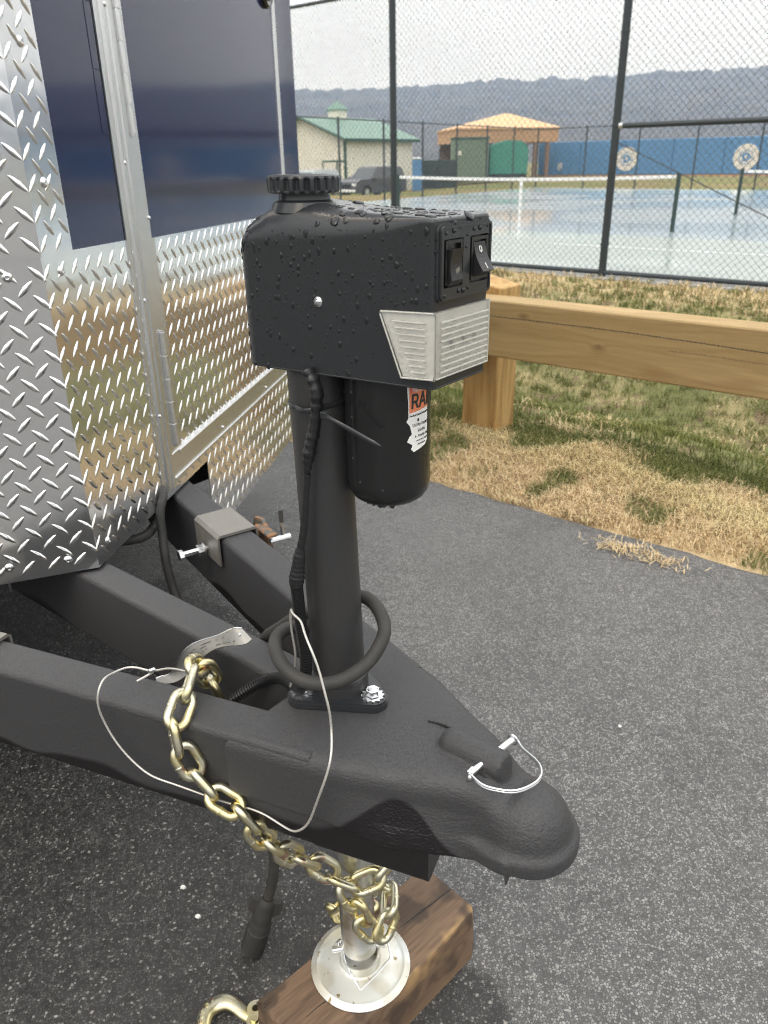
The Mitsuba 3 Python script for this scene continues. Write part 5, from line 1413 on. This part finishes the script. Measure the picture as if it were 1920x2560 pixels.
emblem(9.07, 1.09 - ZW, 1.02)
emblem(19.55, 1.09 - ZW, 1.04)
for x in (30.0, 40.5, 51.0): emblem(x, 1.09 - ZW, 1.04)
m8 = meshkit.text_mesh('8', 0.62, 0.03, True); m8.apply_translation([-m8.bounds[:, 0].mean(), 0, 0])
add(bwl + '__number', tm(m8.apply_transform(frame([2.42, -0.02, 0.20 - ZW], [1, 0, 0], [0, 0, 1], [0, -1, 0])), FW), M_WALLWHITE, smooth=False, label='small white figure on the wall')
pb_ = thing('portable_toilet', 'small blue portable cabin at the right end of the beige building', 'cabin')
p = np.array([2.98, 64.0, -0.9])
add(pb_ + '__body', rbox(p + [-.36, 0, 0], p + [.40, 1.1, 2.25], .04), M_WALLBLUE, smooth=False)
add(pb_ + '__roof', rbox(p + [-.40, -.05, 2.22], p + [.44, 1.15, 2.36], .05), M_TAPEWHITE, smooth=False)
hs2 = thing('windscreen_panel', 'dark mesh windscreen along the fence left of the sage shed', 'windscreen')
add(hs2 + '__panel', rbox([3.5, 66.0, -0.8], [6.15, 66.08, 1.25], .02), M_HEDGE, smooth=False)
for x in (3.5, 4.8, 6.15): add(hs2 + '__post', tube([[x, 66.0, -.9], [x, 66.0, 2.1]], 0.05, 8), M_VINYL)


# parked cars
def car(name, label, pos, head, paint, tall, hood, L=4.55, wid=1.86):
    t = thing(name, label, 'car', None)
    h = np.array([math.cos(head), math.sin(head), 0]); F = frame(np.array(pos), h, np.array([-h[1], h[0], 0]), Z)   # x forward
    hl = L / 2
    low = Polygon([(-hl, .42), (-hl, .95), (-hl + .05, 1.02), (hl - 1.15, 1.02), (hl - .30, hood), (hl - .04, hood - .12), (hl, .55), (hl - .05, .32), (-hl + .06, .30)]).buffer(.04)
    for wx in (hl - .86, -hl + .82): low = low.difference(Point(wx, .33).buffer(.40))
    b = trimesh.creation.extrude_polygon(low, wid, engine='earcut'); b.apply_transform(frame([0, wid / 2, 0], [1, 0, 0], [0, 0, 1], [0, -1, 0]))
    cab = trimesh.convex.convex_hull(np.array([[x, s * wid / 2 * .97, 1.0] for x in (-hl + .06, hl - 1.20) for s in (-1, 1)] + [[x, s * wid / 2 * .80, tall] for x in (-hl + .40, hl - 2.05) for s in (-1, 1)] + [[-hl + .2, s * wid / 2 * .85, tall - .12] for s in (-1, 1)]))
    add(t + '__body', tm(cat([b, cab]), F), paint, smooth=30)
    z0_, z1_ = 1.05, tall - .10
    gl = lambda z: np.interp(z, [1.0, tall], [wid / 2 * .97, wid / 2 * .80])
    fx = lambda z: np.interp(z, [1.0, tall], [hl - 1.20, hl - 2.05])
    def quad(P, off):
        P = np.array(P, float); n = np.cross(P[1] - P[0], P[2] - P[0]); n /= np.linalg.norm(n)
        return trimesh.convex.convex_hull(np.vstack([P - n * .02, P + n * off]))
    ws = quad([[fx(z0_), -gl(z0_) + .14, z0_], [fx(z0_), gl(z0_) - .14, z0_], [fx(z1_), gl(z1_) - .12, z1_], [fx(z1_), -gl(z1_) + .12, z1_]], .012)
    add(t + '__windscreen', tm(ws, F), M_CARGLASS, smooth=False)
    for s in (-1, 1):
        for xa, xb in ((fx(1.3) - .28, .12), (.02, -.95), (-1.05, -hl + .52)):
            P = [[xa + (.12 if xa > .5 else 0), s * gl(z0_), z0_], [xb, s * gl(z0_), z0_], [xb, s * gl(z1_), z1_], [xa - (.42 if xa > .5 else 0), s * gl(z1_), z1_]]
            if s < 0: P = P[::-1]
            add(t + '__side_window', tm(quad(P, -.012 if s > 0 else -.012), F), M_CARGLASS, smooth=False)
        for wx in (hl - .86, -hl + .82):
            k = add(t + '__wheel', tm(tube([[wx, s * (wid / 2 - .20), .33], [wx, s * (wid / 2 - .01), .33]], .335, 20), F), M_TYRE)
            add(k + '__rim', tm(tube([[wx, s * (wid / 2 - .05), .33], [wx, s * (wid / 2 + .004), .33]], .21, 14), F), M_ZINC)
        add(t + '__headlight', tm(rbox([hl - .16, s * .66 - .20, .66], [hl + .045, s * .66 + .20, .84], .05), F), M_LAMP, smooth=False)
        add(t + '__tail_light', tm(rbox([-hl - .05, s * .74 - .14, .78], [-hl + .12, s * .74 + .14, 1.05], .04), F), M_LAMP, smooth=False)
        add(t + '__roof_rail', tm(tube([[-hl + .6, s * wid / 2 * .74, tall + .05], [hl - 2.3, s * wid / 2 * .74, tall + .05]], .025, 6), F), M_ZINC)
        add(t + '__mirror', tm(rbox([hl - 1.52, s * (wid / 2 + .08) - .10, 1.02], [hl - 1.34, s * (wid / 2 + .08) + .10, 1.18], .04), F), paint, smooth=False)
    add(t + '__bumper', tm(rbox([hl - .08, -.78, .34], [hl + .07, .78, .50], .04), F), M_TAPEWHITE, smooth=False)
    add(t + '__grille', tm(rbox([hl - .05, -.42, .58], [hl + .05, .42, .80], .02), F), M_GLOSS, smooth=False)


car('parked_car', 'dark charcoal sport utility car facing left by the beige building', (-0.45, 51.8, -0.80), math.atan2(-.75, -.66), M_CARDARK, 1.72, 1.0)
car('parked_car', 'pale silver car half hidden behind the jack cap', (-4.35, 52.6, -0.82), math.atan2(-.80, -.60), M_CARSILVER, 1.58, .92)

# ------------------------------------------------------------------ grass blades
def blades(n, e0, e1, n0, n1, seed, straw_bias, hmin, hmax, flatness, wid=(0.0012, 0.0026), clump=True, mask=None):
    r = np.random.default_rng(seed)
    e = r.uniform(e0, e1, n); nn = r.uniform(n0, n1, n)
    if clump:
        k = n * 2 // 3; m = max(1, n // 26); ce, cn = r.uniform(e0, e1, m), r.uniform(n0, n1, m); w = r.integers(0, m, k)
        e[:k] = ce[w] + r.normal(0, 0.022, k); nn[:k] = cn[w] + r.normal(0, 0.022, k)
    base = verge_xyz(e, nn)
    if mask is not None: 
        ok = mask(e, nn, base, r); base[:, 2] = np.where(nn < edge_of(e) + 0.02, 0.004, base[:, 2]); e, nn, base = e[ok], nn[ok], base[ok]
    n = len(e)
    ke = np.clip((e + 1.6) / 1.4, 0, 1)
    gmix = np.clip((nn - 3.0 + .38 * ke + (meshkit.fbm(np.c_[base[:, :2] * 2.2, base[:, 2] * 0], 3) - .5) * .7) / .35, 0, 1) * (1 - .6 * np.clip((nn - 6.2) / 1.4, 0, 1))
    gmix = np.clip(gmix * (0.50 + 1.6 * (meshkit.fbm(np.c_[base[:, :2] * 3 + 4, base[:, 2] * 0], 3) - .22)), 0, 1)
    patch = np.clip((meshkit.fbm(np.c_[base[:, :2] * 4.2 + 9, base[:, 2] * 0], 2) - .60) / .08, 0, 1) * .9
    g = np.maximum(gmix, patch) + straw_bias
    isg = r.random(n) < g
    h = r.uniform(hmin, hmax, n) * np.where(isg, 0.8, 1.0)
    lean = np.where(isg, r.uniform(0.15, 0.8, n), r.uniform(0.35, 1.0, n) ** 0.6 * flatness)
    az = r.uniform(0, 2 * np.pi, n); w = r.uniform(*wid, n)
    dx = np.stack([np.cos(az), np.sin(az), az * 0], 1); sx = np.stack([-np.sin(az), np.cos(az), az * 0], 1)
    az2 = az + r.normal(0, .5, n); dx2 = np.stack([np.cos(az2), np.sin(az2), az * 0], 1)
    up1 = np.sqrt(np.clip(1 - (lean * .75) ** 2, 0.03, 1)); 
    p1 = base + h[:, None] * .55 * (dx * lean[:, None] * .8 + Z * up1[:, None])
    p2 = p1 + h[:, None] * .5 * (dx2 * np.minimum(lean * 1.3, 1.0)[:, None] + Z * (np.cos(np.minimum(lean * 1.3, 1.5) * 1.35) * .9)[:, None])
    p2[:, 2] = np.maximum(p2[:, 2], base[:, 2] + 0.004)
    hw = w[:, None] * sx
    v = np.stack([base - hw, base + hw, p1 - hw * .8, p1 + hw * .8, p2], 1).reshape(-1, 3)
    o = np.arange(n)[:, None] * 5
    f = np.concatenate([o + [0, 1, 3], o + [0, 3, 2], o + [2, 3, 4]], 1).reshape(-1, 3)
    t = r.random(n)[:, None]; t2 = r.random(n)[:, None]
    straw = np.array([.58, .43, .235]) * (1 - t) + np.array([.80, .66, .42]) * t
    straw = np.where(t2 < .16, np.array([.22, .145, .085]), straw)
    yel = np.clip(1 - np.abs(nn - 2.95 + .35 * ke) / .28, 0, 1)[:, None] * (t2 > .4)
    straw = straw * (1 - .6 * yel) + np.array([.66, .61, .30]) * .6 * yel
    green = np.array([.100, .120, .040]) * (1 - t) + np.array([.240, .255, .100]) * t
    c = np.where(isg[:, None], green, straw)
    return v, f, np.repeat(c, 5, 0)


edge_of = lambda e: np.interp(e, es, edge)
onland = lambda e, nn, b, r: nn > edge_of(e) + 0.015 - 0.045 * r.random(len(e)) ** 5 + 0.09 * r.random(len(e)) ** 3 * (meshkit.noise(np.c_[e * 7, e * 0, e * 0 + 8]) > 0.45)
sets = [blades(120000, -3.2, 0.9, 2.30, 3.35, 1, .05, .022, .062, 1.0, (0.0007, 0.0017), mask=onland),
        blades(60000, -5.0, 1.2, 3.1, 6.6, 2, .10, .035, .085, 0.95, (0.0014, 0.0032)),
        blades(26000, -7.0, 1.2, 6.4, 8.12, 3, .04, .04, .10, 0.95, (0.0020, 0.0045)),
        blades(36000, 0.9, 8.0, 2.32, 7.8, 4, .05, .05, .12, 0.95, (0.0030, 0.0060), mask=onland),
        blades(16000, -8.0, -3.0, 2.32, 4.5, 5, .05, .05, .10, 0.95, (0.0025, 0.0050), mask=onland)]
# loose straw that has blown onto the asphalt
r_ = np.random.default_rng(21)
def on_lot(e, nn, b, r): 
    b[:, 2] = 0.006; return np.hypot((e + 0.80) / .13, (nn - 2.25) / .045) + 0.3 * r.standard_normal(len(e)) < 1.0
sets.append(blades(2600, -1.2, -0.4, 2.14, 2.38, 6, -1.0, .02, .05, 1.33, (0.0008, 0.0018), False, on_lot))
V_, F_, C_, k = [], [], [], 0
for v, f, c in sets:
    V_.append(v); F_.append(f + k); C_.append(c); k += len(v)
add('grass', trimesh.Trimesh(np.vstack(V_), np.vstack(F_), process=False), M_BLADE, smooth=False, color=np.vstack(C_), kind='stuff', label='straw coloured and green winter grass along the edge of the asphalt', category='grass')
